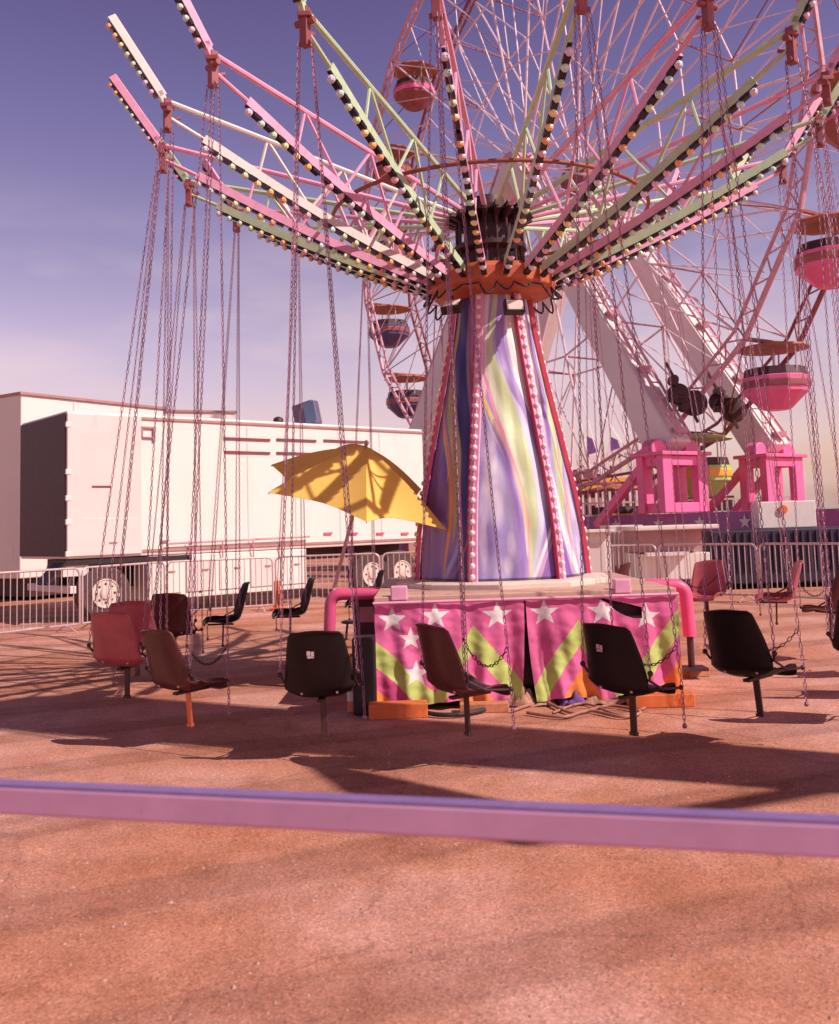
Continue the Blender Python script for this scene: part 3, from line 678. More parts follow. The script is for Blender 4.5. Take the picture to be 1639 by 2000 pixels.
pl = MB(); pl.tube([UA+V((0, 0, .04)), at(688, 1012, 10.25), ub, V((ub.x-.04, ub.y, .03))], .019, 8); pl.ball(UA+V((0, 0, .04)), .03)
pl.obj('pole', mat('pole_pink_white', (.62, .34, .32), .5), um, smooth=True)
ucl = MB(); ucl.box((ub.x-.04, ub.y, .06), (.4, .4, .12)); ucl.obj('foot', M_dark, um, bevel=.02)

# ------------------------------------------------------------------ clutter round the base
p = atz(690, 1250); st_ = thing('stool', 'small black-topped stool beside the left end of the ride base', 'stool', p)
sh = at(690, 1213, p.y).z
s_ = MB(); s_.lathe([(.15, sh-.03), (.17, sh-.02), (.17, sh), (.15, sh+.01)], 20, p); s_.obj('seat', M_blk, st_, smooth=True, sharp=40)
for a in (45, 135, 225, 315):
    q = V((math.cos(R(a)), math.sin(R(a)), 0)); MB().tube([p+q*.11+V((0, 0, sh-.03)), p+q*.15], .012, 6).obj('leg', M_dark, st_)
p = V((at(712, 1300, 8.7).x, 8.72, 0)); hz = at(712, 1243, 8.7).z
s_ = MB(); s_.box(p+V((0, 0, hz/2)), (.20, .26, hz)); o = s_.obj('speaker_case', M_blk, None, bevel=.02)
tag(o, 'tall black case standing at the left end of the star skirt', 'case')
MB().box(p+V((0, -.132, hz*.55)), (.15, .004, hz*.7)).obj('front_grille', M_blk, o)
p = atz(692, 1386); p.y -= .05
wc = MB(); wc.lathe([(.055, 0), (.055, .2), (.05, .21)], 16, p); cone = wc.obj('marker_post', M_orgw, None, smooth=True, sharp=40)
tag(cone, 'short orange marker post with a white band and yellow top by the black case', 'marker post')
hp = MB(); hp.lathe([(.058, .09), (.058, .17)], 16, p); hp.obj('white_band', M_white, cone, smooth=True, sharp=40)
hp = MB(); hp.lathe([(.04, .21), (.034, .45), (.03, .50)], 16, p); hp.obj('yellow_top', M_gold, cone, smooth=True, sharp=40)
p = atz(542, 1192); mk = MB(); mk.lathe([(.16, 0), (.16, .05), (.08, .06), (.07, .55), (.05, .60)], 16, p); o = mk.obj('traffic_marker', M_orgw, None, smooth=True, sharp=40)
tag(o, 'orange traffic marker standing behind the barriers before the white trailer boxes', 'traffic marker')
def block(px, py, L_, D_, H_, rz, m_, label, z0=0.):
    p = atz(px, py); o = MB().box((0, 0, H_/2), (L_, D_, H_)).obj('timber_block', m_, None, bevel=.008)
    o.location = (p.x, p.y, z0); o.rotation_euler.z = R(rz); return tag(o, label, 'timber block', 'timber blocks under the ride base')
block(778, 1400, .50, .20, .12, 2, M_woodo, 'orange painted timber block on the ground by the black case')
block(946, 1390, .42, .14, .08, -3, M_wood, 'bare brown timber block under the left half of the star skirt')
block(1290, 1378, .55, .22, .11, 0, M_woodo, 'orange painted timber block under the right end of the star skirt')
block(1352, 1318, .22, .35, .09, 12, M_wood, 'timber block under the right outrigger foot')
block(646, 1262, .35, .3, .09, 0, M_wood, 'timber block under the left outrigger foot')
cbl = MB()
def gc(pts, r):
    P = [atz(x, y, r+.01) for x, y in pts]; out = []
    for i in range(len(P)-1):
        a, b_ = P[i], P[i+1]; pa = P[max(0, i-1)]; pb_ = P[min(len(P)-1, i+2)]
        for k in range(8):
            s = k/8; out.append(.5*((2*a)+(b_-pa)*s+(2*pa-5*a+4*b_-pb_)*s*s+(3*a-pa-3*b_+pb_)*s**3))
    out.append(P[-1]); cbl.tube(out, r, 7)
gc([(725, 1365), (790, 1378), (850, 1395), (920, 1392), (985, 1372), (1010, 1355)], .02)
o = cbl.obj('cable', M_cable, None, smooth=True); tag(o, 'thick black power cable curving over the ground before the left skirt', 'cable'); cbl = MB()
gc([(1000, 1388), (1060, 1372), (1120, 1392), (1190, 1378), (1250, 1390), (1215, 1400), (1150, 1388), (1100, 1400), (1030, 1392)], .014)
gc([(1080, 1392), (1140, 1374), (1210, 1396), (1260, 1382)], .011)
o = cbl.obj('hose', mat('hose_tan', (.36, .17, .12), .7, var=.2), None, smooth=True); tag(o, 'tangle of tan hoses on the ground before the right skirt', 'hose')
def heap(px, py, sx_, sy_, sz_, m_, name, label, seed):
    p = atz(px, py)
    def fn(u, v):
        a = u*2*math.pi; r = v; n = fbm(math.cos(a)*1.6*r+seed, math.sin(a)*1.6*r, seed)
        return V((math.cos(a)*r*sx_*(1+.3*n), math.sin(a)*r*sy_*(1+.3*n), max(0.004, sz_*(1-r*r)*(1+1.2*n)+.02*math.sin(a*7+r*9))))
    o = MB().grid(fn, 48, 16).obj(name, m_, None, smooth=True); o.location = (p.x, p.y, 0); return tag(o, label, 'cloth')
heap(1025, 1378, .28, .10, .12, M_tarp, 'tarp', 'crumpled tan tarp under the gap between the two star banners', 1.3)
heap(1120, 1376, .14, .08, .12, M_vio, 'cloth_bundle', 'small violet cloth bundle among the tan hoses', 4.1)
heap(1190, 1374, .26, .09, .12, M_tarp, 'tarp', 'crumpled tan tarp beside the violet bundle, before the right skirt', 7.7)
heap(870, 1374, .34, .10, .16, mat('dark_tarp', (.05, .022, .022), .8, var=.3, bump=.5), 'tarp', 'dark crumpled tarp under the left star banner', 3.2)
# operator console beside the base
pc = at(722, 1178, 10.6); cs = MB(); cs.box((pc.x, pc.y, .62), (.34, .3, .5)); cs.bar((pc.x, pc.y, 0), (pc.x, pc.y, .4), .06)
o = cs.obj('control_box', M_dark, None, bevel=.02); tag(o, 'dark control box on a post behind the left outrigger', 'control box')
MB().box((pc.x, pc.y-.155, .7), (.2, .01, .16)).obj('button_panel', M_trim, o)

# ------------------------------------------------------------------ barriers
def make_barrier(W_=2.1, H_=1.08, n=17):
    t_ = thing('barrier', '', 'barrier', (0, 0, 0), 'steel picket barriers round the swing ride')
    zb = .13; r = .12
    loop = []
    for (cx_, cz_, a0) in ((W_/2-r, H_-r, 0), (-W_/2+r, H_-r, 90), (-W_/2+.01, zb+.01, 180), (W_/2-.01, zb+.01, 270)):
        rr = r if cz_ > .5 else .01
        loop += [V((cx_+rr*math.cos(R(a0+k*18)), 0, cz_+rr*math.sin(R(a0+k*18)))) for k in range(6)]
    MB().tube(loop, .020, 8, closed=True).obj('frame', M_galv, t_, smooth=True, local=True)
    pk = MB().tube([(0, 0, zb), (0, 0, H_)], .0085, 6).obj('picket', M_galv, t_, local=True)
    pk.location = (-W_/2+W_/(n+1), 0, 0)
    for i in range(2, n+1):
        c = pk.copy(); C.objects.link(c); c.parent = t_; c.location = (-W_/2+W_*i/(n+1), 0, 0)
    for sx_ in (-1, 1):
        f_ = MB(); f_.tube([(sx_*(W_/2-.25), -.28, .015), (sx_*(W_/2-.25), -.1, .10), (sx_*(W_/2-.25), .1, .10), (sx_*(W_/2-.25), .28, .015)], .014, 6); f_.bar((sx_*(W_/2-.25), 0, .1), (sx_*(W_/2-.25), 0, zb), .03)
        f_.obj('foot', M_galv, t_, local=True)
    return t_
bar0 = make_barrier(); used = False
def run(pts, labels, W_=2.1):
    global used
    segs = []; i = 0
    P = [atz(*p) for p in pts]; cur = P[0].copy(); seg = 0; out = []
    while seg < len(P)-1 and len(out) < len(labels):
        d_ = (P[seg+1]-cur)
        if d_.length < W_*.55: seg += 1; continue
        d_.normalize(); out.append((cur+d_*(W_/2+.03), math.atan2(d_.y, d_.x))); cur = cur+d_*(W_+.06)
    for (c, a), lb in zip(out, labels):
        t_ = bar0 if not used else copy_tree(bar0); used = True
        t_.location = (c.x, c.y, 0); t_.rotation_euler.z = a; t_['label'] = lb
run([(-80, 1262), (100, 1240), (300, 1212), (435, 1202), (590, 1190), (860, 1181)],
    ['picket barrier cut by the left edge, beside the dark trailer end', 'picket barrier in front of the leftmost trailer wheel', 'picket barrier just right of the leftmost trailer wheel, behind red seats',
     'picket barrier in front of the white trailer boxes, behind a dark seat', 'picket barrier behind the dark seat left of the umbrella pole', 'picket barrier in front of the twin trailer wheels, under the umbrella', 'picket barrier half hidden behind the left side of the tower'])
run([(1100, 1166), (1394, 1171), (1530, 1178), (1900, 1200)],
    ['picket barrier emerging right of the tower before the white counter', 'picket barrier before the white counter, next to the tower one', 'picket barrier before the dark navy container', 'picket barrier at the right edge behind the red seats', 'picket barrier beyond the right edge, last of its row'])

# ------------------------------------------------------------------ trailers on the left
def wheel(parent, c, r, wdt, ax, name='wheel', holes=8):
    Mx = Matrix.Rotation(math.atan2(ax.y, ax.x), 3, 'Z')
    o = MB().lathe([(r*.52, -wdt/2), (r*.9, -wdt/2), (r, -wdt*.35), (r, wdt*.35), (r*.9, wdt/2), (r*.52, wdt/2)], 36, c, axis='X', M=Mx).obj(name, M_tyre, parent, smooth=True, sharp=40)
    q = MB(); q.lathe([(r*.52, wdt/2-.02), (r*.54, wdt/2+.025), (r*.50, wdt/2+.028), (r*.46, wdt/2+.010), (r*.24, wdt/2+.016), (r*.20, wdt/2+.05), (r*.08, wdt/2+.06)], 30, c, axis='X', M=Mx, col=(.66, .55, .50))
    for k in range(holes):
        a = 2*math.pi*k/holes; q.lathe([(r*.050, -.01), (r*.050, .004)], 8, V(c)+Mx @ V((wdt/2+.013, math.cos(a)*r*.34, math.sin(a)*r*.34)), axis='X', M=Mx, col=(.05, .02, .02))
    q.obj('rim', M_rimc, o, color=True); return o
TL, TR_ = at(130, 1092, 18.4), at(832, 1053, 24.3)
tz0, tz1 = 1.20, 4.02
td = V((TR_.x-TL.x, TR_.y-TL.y, 0)); tlen = td.length; td.normalize(); tn = V((td.y, -td.x, 0))      # tn faces the camera
T0 = V((TL.x, TL.y, 0))
def tp(s, off, z): return T0+td*s+tn*off+V((0, 0, z))
def s_of(px, py=1000):                      # distance along the trailer side at a photo column
    d_ = ray(px, py); A = T0; # intersect vertical planes
    den = d_.x*td.y-d_.y*td.x; k = (A.x*td.y-A.y*td.x)/den; P_ = d_*k; return (P_-A).dot(td)
def z_of(px, py):
    d_ = ray(px, py); den = d_.x*td.y-d_.y*td.x; k = (T0.x*td.y-T0.y*td.x)/den; return CAMZ+d_.z*k
trl = thing('box_trailer', 'long white box trailer with vent slits parked behind the barriers', 'trailer', tp(tlen/2, -1.25, 0))
th = math.atan2(td.y, td.x)
b_ = MB(); b_.box(tp(tlen/2, -1.25, (tz0+tz1)/2), (tlen, 2.5, tz1-tz0), th)
b_.obj('body', M_trail, trl, bevel=.03)
nx = s_of(276)
MB().box(tp(nx/2-.0, -.60, (tz0+tz1)/2), (nx, 1.25, tz1-tz0-.10), th).obj('front_panel', M_trail2, trl, bevel=.01).location += tn*.012
q = MB(); q.box(tp(-.012, -1.25, (tz0+tz1)/2), (.03, 2.44, tz1-tz0-.1), th); q.obj('shaded_end', M_dark, trl)  # dark plate puts the shade of the trailer end into its colour
for z in (1.3, 1.9, 2.35, 2.85, 3.75): MB().box(tp(.02, .02, z), (.10, .06, .10), th).obj('hinge', M_trail, trl, bevel=.006)
for z in (tz1-.08, tz0+.10): MB().box(tp(tlen/2, .016, z), (tlen, .03, .05), th).obj('side_rail', M_trim, trl)
bx0, bx1 = s_of(292, 1100), s_of(600, 1100)
bbx = MB(); bbx.box(tp((bx0+bx1)/2, -.62, (tz0+.30)/2+.0), (bx1-bx0, 1.2, tz0-.32), th); belly = bbx.obj('belly_box', M_trail, trl, bevel=.02)
n_d = 5
for k in range(n_d):
    s = lerp(bx0, bx1, (k+.5)/n_d); w_ = (bx1-bx0)/n_d-.12
    dm = MB(); dm.box(tp(s, -.005, .74), (w_, .03, .62), th); dd = dm.obj('locker_door', M_trail2 if k % 2 else M_trail, belly, bevel=.006)
    MB().box(tp(s+.1, .02, .86), (.14, .03, .03), th).obj('handle', M_trim, dd)
for (x0, x1, y) in ((438, 527, 858), (540, 617, 860), (632, 710, 862), (438, 527, 884), (540, 622, 886), (636, 640, 886)):
    MB().box(tp((s_of(x0, y)+s_of(x1, y))/2, .012, z_of((x0+x1)/2, y)), (s_of(x1, y)-s_of(x0, y), .03, .055), th).obj('vent_slit', M_slit, trl)
q = MB(); q.box(tp(s_of(197, 951), .025, z_of(197, 951)), (s_of(216)-s_of(178), .03, .045), th); q.obj('nameplate', M_slit, trl)
fx = s_of(288, 845); fz = z_of(288, 845); q = MB()
q.box(tp(fx, .02, fz+.10), (.30, .05, .04), th); q.box(tp(fx-.13, .02, fz), (.035, .05, .22), th); q.box(tp(fx+.13, .02, fz-.03), (.05, .05, .30), th); q.box(tp(fx, .02, fz-.10), (.26, .05, .03), th)
q.obj('lamp_frame', M_trim, trl)
for px in (640, 690, 742, 790):
    MB().box(tp(s_of(px, 1042), .02, z_of(px, 1042)), (.22, .03, .05), th).obj('marker_lamp', M_hot, trl)
for k in range(1, int((tlen-nx)/1.22)+1):
    q = MB(); s_ = nx+k*1.22
    if s_ < tlen-.2:
        q.box(tp(s_, .004, (tz0+tz1)/2), (.014, .012, tz1-tz0-.24), th)
        for i in range(22): q.box(tp(s_+.03, .004, lerp(tz0+.2, tz1-.2, i/21)), (.014, .012, .014), th)
        q.obj('panel_seam', M_trail2, trl)
q = MB(); q.box(tp(nx/2+.1, .030, tz0+.75), (nx-.4, .02, .03), th); q.obj('rub_strip', M_trail, trl)
for s_ in (.9, 2.0): MB().box(tp(s_, .035, tz0+.28), (.16, .03, .03), th).obj('latch', M_trim, trl)
aw = MB(); aw.tube([tp(s_of(322, 1062), .10, z_of(322, 1062)), tp(s_of(600, 1048), .10, z_of(600, 1048))], .022, 6)
for px in (365, 430, 490, 545): aw.tube([tp(s_of(px, 1056), .10, z_of(px, 1056)), tp(s_of(px, 1056)+.05, .02, z_of(px, 1056)-.35)], .016, 6)
aw.obj('folded_awning_arm', M_wpink, trl)
wheel(trl, tp(s_of(205, 1158), -.12, .52), .52, .30, tn)
for px in (724, 783): wheel(trl, tp(s_of(px, 1090), -.12, .52), .52, .30, tn)
ax_ = MB(); ax_.box(tp(tlen/2, -1.25, 1.05), (tlen-.6, 1.1, .26), th); ax_.obj('chassis', M_dark, trl)
mf = MB(); s0 = s_of(205, 1158)
mf.box(tp(s0+.55, -.35, 1.13), (2.6, .7, .10), th); mf.bar(tp(s0+1.75, -.3, 1.12), tp(s0+2.05, -.3, .40), .6, .05, upv=td); mf.bar(tp(s0-.75, -.3, 1.12), tp(s0-1.1, -.3, .75), .6, .05, upv=td)
mf.box(tp(s0+.6, -1.0, .85), (2.4, .5, .55), th); mf.obj('mudguard', M_blk, trl)
bp_ = MB(); bp_.box(tp(.15, -1.2, .62), (.12, 2.3, .14), th); bp_.bar(tp(.25, -.5, .62), tp(.4, -.5, 1.1), .08); bp_.bar(tp(.25, -1.9, .62), tp(.4, -1.9, 1.1), .08); bp_.box(tp(.2, -.35, .98), (.5, .6, .22), th); bp_.obj('bumper', M_trail2, trl, bevel=.01)
# loudspeaker-like blue lamp box on the roof
rf = at(600, 822, 24.0); rb_ = thing('work_light', 'tilted blue-grey work light standing on the white trailer roof', 'work light', V((rf.x, rf.y, tz1)))
Mx = Matrix.Rotation(R(-28), 3, 'Z') @ Matrix.Rotation(R(-12), 3, 'Y')
MB().box(V((rf.x, rf.y, tz1+.42)), (.62, .34, .62), M=Mx).obj('housing', mat('violet_grey_housing', (.13, .09, .17), .5, var=.15), rb_, bevel=.05)
MB().box(V((rf.x, rf.y, tz1+.42))+Mx @ V((.22, -.18, 0)), (.34, .02, .52), M=Mx).obj('lens', M_blue, rb_, bevel=.01)
MB().box((rf.x, rf.y, tz1+.06), (.5, .3, .14)).obj('mount', M_dark, rb_)
q = at(536, 810, 21.5); o = MB().lathe([(.10, 0), (.12, .05), (.11, .14), (.04, .18)], 12).obj('roof_vent', M_dark, None, smooth=True); o.location = (q.x, q.y+.6, tz1); tag(o, 'small dark dome vent on the white trailer roof', 'roof vent')
# white buildings / trailers behind
def far_box(name, label, cat, pa, pb, Y, ytop, D_, m_, roof=True):
    A, B_ = at(pa, 1000, Y[0]), at(pb, 1000, Y[1]); d_ = V((B_.x-A.x, B_.y-A.y, 0)); L_ = d_.length; d_.normalize(); n_ = V((d_.y, -d_.x, 0))
    H_ = at(pa, ytop, Y[0]).z; c_ = (V((A.x, A.y, 0))+V((B_.x, B_.y, 0)))/2-n_*D_/2
    t_ = thing(name, label, cat, c_); a_ = math.atan2(d_.y, d_.x)
    MB().box(c_+V((0, 0, H_/2+.3)), (L_, D_, H_-.6), a_).obj('body', m_, t_, bevel=.03)
    MB().box(c_+V((0, 0, H_)), (L_+.12, D_+.12, .07), a_).obj('roof_edge', M_trim, t_)
    k = int(L_/1.6)
    for i in range(1, k): MB().box(c_+n_*(D_/2+.008)+d_*(L_*(i/k-.5))+V((0, 0, H_/2+.3)), (.025, .02, H_-.7), a_).obj('panel_seam', M_trail2, t_)
    un = MB(); un.box(c_+V((0, 0, .35)), (L_*.8, D_*.8, .5), a_); un.obj('undercarriage', M_dark, t_)
    return t_
far_box('refrigerated_trailer', 'taller white trailer rising behind the left part of the vent-slit trailer', 'trailer', 40, 322, (25, 29), 768, 2.6, M_trail)
far_box('storage_trailer', 'low white storage trailer roof seen between two white trailers', 'trailer', 318, 462, (33, 34), 802, 2.6, M_trail)
far_box('semi_trailer', 'white trailer standing off to the left beyond the frame edge', 'trailer', -420, 60, (30, 26), 850, 2.6, M_trail2)

# ------------------------------------------------------------------ ferris wheel
FY = 33.; HB = at(1080, 340, FY); PH = R(56); FR = 11.2; FW = 2.3
fu = V((math.cos(PH), -math.sin(PH), 0)); fnn = V((-math.sin(PH), -math.cos(PH), 0))
NG = 20; GA0 = 12.4
fer = thing('ferris_wheel', 'large pink and white ferris wheel standing behind the swing ride', 'ferris wheel', V((HB.x, HB.y, 0)))
def fp(r, a, off): return HB+fu*(r*math.cos(R(a)))+V((0, 0, r*math.sin(R(a))))+fnn*off
for sd_ in (1, -1):
    rm = MB(); 
    for k in range(NG):
        a, b2 = k*360/NG+GA0, (k+1)*360/NG+GA0
        rm.tube([fp(FR, a, sd_*FW/2), fp(FR, b2, sd_*FW/2)], .075, 7); rm.tube([fp(FR-.42, a, sd_*FW/2), fp(FR-.42, b2, sd_*FW/2)], .05, 6)
        for j in range(4):
            rm.tube([fp(FR, a, sd_*FW/2).lerp(fp(FR, b2, sd_*FW/2), j/4), fp(FR-.42, a, sd_*FW/2).lerp(fp(FR-.42, b2, sd_*FW/2), (j+.5)/4)], .025, 5)
            rm.tube([fp(FR, a, sd_*FW/2).lerp(fp(FR, b2, sd_*FW/2), (j+1)/4), fp(FR-.42, a, sd_*FW/2).lerp(fp(FR-.42, b2, sd_*FW/2), (j+.5)/4)], .025, 5)
    rm.obj('rim', M_wpink if sd_ > 0 else M_wred, fer)
    spk = MB()
    for k in range(NG):
        a = k*360/NG+GA0
        spk.tube([fp(.75, a+7, sd_*1.25), fp(FR-.4, a, sd_*FW/2)], .040, 6)
        spk.tube([fp(.75, a-7, sd_*1.25), fp(FR*.62, a+9, sd_*(FW/2+.06)), fp(FR-.4, a+18, sd_*FW/2)], .028, 5)
        spk.tube([fp(FR*.62, a, sd_*(FW/2+.08)), fp(FR*.62, a+18, sd_*(FW/2+.08))], .035, 5)
        spk.tube([fp(FR*.34, a, sd_*(FW/2+.14)), fp(FR*.34, a+18, sd_*(FW/2+.14))], .03, 5)
        spk.tube([fp(FR*.62, a, sd_*(FW/2+.06)), fp(FR-.42, a+9, sd_*FW/2), fp(FR*.62, a+18, sd_*(FW/2+.06))], .024, 5)
    spk.obj('spoke', M_spoke, fer)
    hbm = MB(); hbm.tube([HB+fnn*sd_*.9, HB+fnn*sd_*2.0], [.60, .40], 16); hbm.obj('hub', M_wpink if sd_ > 0 else M_wred, fer, smooth=True, sharp=40)
cbm = MB()
for k in range(NG):
    a = k*360/NG+GA0
    cbm.tube([fp(FR, a, -FW/2), fp(FR, a, FW/2)], .06, 6); cbm.tube([fp(FR*.62, a, -FW/2), fp(FR*.62, a, FW/2)], .03, 5)
    cbm.tube([fp(FR, a, -FW/2), fp(FR, a+18, FW/2)], .022, 5); cbm.tube([fp(FR*.62, a, -FW/2), fp(FR, a, FW/2)], .022, 5)
cbm.obj('cross_bar', M_wred, fer)
for sd_ in (1, -1):
    for s2 in (-1, 1):
        tpz = HB+fnn*sd_*1.75; ft = HB+fnn*sd_*2.15+fu*(s2*6.5); ft.z = 3.4
        lg = MB(); d_ = (ft-tpz).normalized(); sv = fnn
        lg.bar(tpz, ft, .62, .62, upv=fnn, w2=1.0, h2=.78); lo = lg.obj('support_leg', M_leg, fer, bevel=.05)
        ld = MB(); off = fu*(-s2*.0)+fnn*sd_*.0
        up_ = d_.cross(fnn).normalized(); up_ = up_ if up_.z > 0 else -up_
        o1, o2 = up_*.52+fnn*.2, up_*.52-fnn*.2
        ld.bar(tpz+o1, ft+o1+up_*.15, .06); ld.bar(tpz+o2, ft+o2+up_*.15, .06)
        nn_ = 22
        for i in range(nn_): 
            t0 = (i+.5)/nn_; p_ = tpz.lerp(ft, t0)+up_*(.52+.15*t0); ld.bar(p_+fnn*.22, p_-fnn*.22, .04)
            if i % 4 == 1: ld.box(p_-up_*.08, (.34, .34, .16))
        ld.obj('ladder', M_wpink, lo)
# drive unit clamped on the lower right legs
def gearbox(c_, seed):
    random.seed(seed); g_ = MB()
    for i in range(5):
        a_ = c_+V((random.uniform(-.3, .3), random.uniform(-.2, .2), random.uniform(-.4, .4)))
        g_.lathe([(.05, -.16), (.12, -.15), (.13, .12), (.07, .15)], 14, a_, axis=random.choice('XY'))
    g_.lathe([(.25, -.08), (.30, -.06), (.30, .06), (.25, .08)], 24, c_, axis='Y'); g_.lathe([(.30, -.08), (.36, -.06), (.36, .06), (.30, .08)], 24, c_+V((.45, .1, -.25)), axis='Y')
    g_.bar(c_+V((-.3, 0, .9)), c_+V((.5, 0, -.8)), .07); return g_
gearbox(at(1325, 770, 26.6), 3).obj('drive_unit', M_dark, fer, smooth=True, sharp=35)
gearbox(at(1405, 785, 28.), 5).obj('drive_unit', M_dark, fer, smooth=True, sharp=35)
random.seed(11)
# pink pedestals and the purple base frame
def px_pt(x, y, Y): return at(x, y, Y)
PD = [(HB+fnn*2.15+fu*6.5, 'near'), (HB-fnn*2.15+fu*6.5, 'far'), (HB+fnn*2.15-fu*6.5, 'l1'), (HB-fnn*2.15-fu*6.5, 'l2')]
for c_, nm in PD:
    c_ = V((c_.x, c_.y, 0)); pd = MB(); hw = .36; zb, zt_ = 1.75, 3.28
    q_ = [c_+fu*(a*hw)+fnn*(b2*.68) for a, b2 in ((-1, -1), (1, -1), (1, 1), (-1, 1))]
    ang = math.atan2(fu.y, fu.x)
    for p_ in q_: pd.box(p_+V((0, 0, (zb+zt_)/2)), (.24, .38, zt_-zb), ang)
    for z in (zb+.13, zt_-.15):
        for i in range(4):
            a, b2 = q_[i], q_[(i+1) % 4]; pd.bar(a+V((0, 0, z)), b2+V((0, 0, z)), .2, .26)
    pd.box(c_+V((0, 0, zt_+.04)), (2*hw+.45, 1.95, .10), ang)
    pd.bar(q_[0]+V((0, 0, zt_-.3))-fu*.1, q_[0]-fu*1.9+V((0, 0, zb-.3)), .22, .22); pd.bar(q_[3]+V((0, 0, zt_-.3))-fu*.1, q_[3]-fu*1.9+V((0, 0, zb-.3)), .22, .22)
    for a in (-1, 1): pd.lathe([(.26, -.20), (.29, -.18), (.29, .18), (.26, .20)], 18, c_+fnn*(a*.66)+V((0, 0, zt_+.16)), axis='X', M=Matrix.Rotation(ang, 3, 'Z'))
    pd.obj('pedestal', M_ped, fer, bevel=.02)
bf = MB(); ang = math.atan2(fu.y, fu.x)
for sd_ in (1, -1): bf.box(V((HB.x, HB.y, 1.45))+fnn*sd_*2.15, (18.5, .55, .55), ang)
for s2 in (-7.6, 0, 7.2): bf.box(V((HB.x, HB.y, 1.42))+fu*s2, (.5, 4.4, .45), ang)
for s2 in (-7, -3, 3, 7):
    for sd_ in (1, -1): bf.box(V((HB.x, HB.y, .6))+fu*s2+fnn*sd_*2.15, (.3, .3, 1.2), ang)
bf.obj('base_frame', M_purple, fer, bevel=.02)
# star emblems on the purple frame
def star_mesh(mb, c_, r, ux, uz, th_=.012):
    P_ = []; 
    for i in range(10):
        rr = r if i % 2 == 0 else r*.42; a = math.pi*i/5; P_.append(c_+ux*(rr*math.sin(a))+uz*(rr*math.cos(a)))
    n_ = ux.cross(uz)*th_; mb.add(P_+[p_+n_ for p_ in P_], [tuple(range(9, -1, -1)), tuple(range(10, 20))]+[(i, (i+1) % 10, (i+1) % 10+10, i+10) for i in range(10)])
for s2 in (4.6, 6.2, 7.6, 9.0):
    sm_ = MB(); star_mesh(sm_, V((HB.x, HB.y, 1.46))+fnn*2.44+fu*s2, .19, fu, V((0, 0, 1))); sm_.obj('star_emblem', M_white, fer)
# gondolas
M_goldt = mat('rust_orange_canopy', (.50, .17, .10), .5, var=.2, scale=2)
GC = {'red': M_wred, 'rust': mat('rust_tub', (.34, .10, .08), .5, var=.2, scale=2), 'blue': mat('blue_tub', (.10, .08, .22), .45, var=.15), 'pink': M_ped, 'lime': M_lime, 'gold': M_gold}
def gondola(k, colour, label, stripe=None):
    a = k*360/NG+GA0; hg_ = fp(FR, a, 0)
    t_ = thing('gondola', label, 'gondola', hg_+V((0, 0, -1.75)), 'gondolas hanging on the ferris wheel')
    z0 = hg_.z
    MB().lathe([(.30, z0-.02), (.92, z0-.14), (.98, z0-.20), (.90, z0-.22), (.3, z0-.12)], 12, (hg_.x, hg_.y, 0)).obj('canopy', M_goldt if colour != 'lime' else M_lime, t_, bevel=.01)
    MB().tube([(hg_.x, hg_.y, z0), (hg_.x, hg_.y, z0-1.3)], .04, 8).obj('pole', M_galv, t_)
    MB().lathe([(.30, z0-1.85), (.42, z0-1.80), (.78, z0-1.45), (.86, z0-1.40), (.90, z0-.98), (.84, z0-.96), (.80, z0-1.35)], 12, (hg_.x, hg_.y, 0)).obj('tub', GC[colour], t_, bevel=.01)
    MB().lathe([(.905, z0-1.28), (.912, z0-1.24), (.915, z0-1.12), (.905, z0-1.08)], 12, (hg_.x, hg_.y, 0)).obj('stripe', GC[stripe or 'pink'], t_)
    bt = MB(); bt.lathe([(.60, z0-1.08), (.62, z0-.74), (.80, z0-.74), (.86, z0-1.02)], 12, (hg_.x, hg_.y, 0)); bt.obj('seat_back', M_dark, t_)
    for b2 in (0, 1, 2, 3): MB().tube([(hg_.x+.8*math.cos(b2*1.57+.4), hg_.y+.8*math.sin(b2*1.57+.4), z0-.2), (hg_.x+.8*math.cos(b2*1.57+.4), hg_.y+.8*math.sin(b2*1.57+.4), z0-1.0)], .02, 6).obj('upright', M_galv, t_)
    return t_
# angle 180 = left edge, 270 = bottom
G = {7: ('red', 'red gondola high on the left rim near the top of the picture', None), 8: ('rust', 'rust brown gondola on the left rim just below the topmost visible one', 'red'),
     9: ('rust', 'rust brown gondola at the wheel left edge behind the swing arms', 'red'), 10: ('blue', 'violet gondola on the left rim below the swing arms', 'red'), 11: ('blue', 'striped dark blue gondola on the left rim beside the mural tower', 'rust'),
     12: ('rust', 'rust brown gondola low on the left rim above the white trailer', 'red'), 13: ('red', 'red gondola behind the upper part of the mural tower foot', None), 14: ('pink', 'pink gondola near the wheel bottom behind the mural tower', 'gold'),
     15: ('gold', 'gold gondola at the wheel bottom just right of the mural tower', 'red'), 16: ('lime', 'lime green gondola between the two pink pedestals', 'gold'), 17: ('pink', 'pink gondola low at the right edge above the pedestals', 'red'),
     18: ('pink', 'hot pink gondola at the right edge beside the white legs', 'rust'), 19: ('rust', 'rust brown gondola on the right rim outside the picture edge', None)}
for k, (c_, lb, s_) in G.items(): gondola(k, c_, lb, s_)

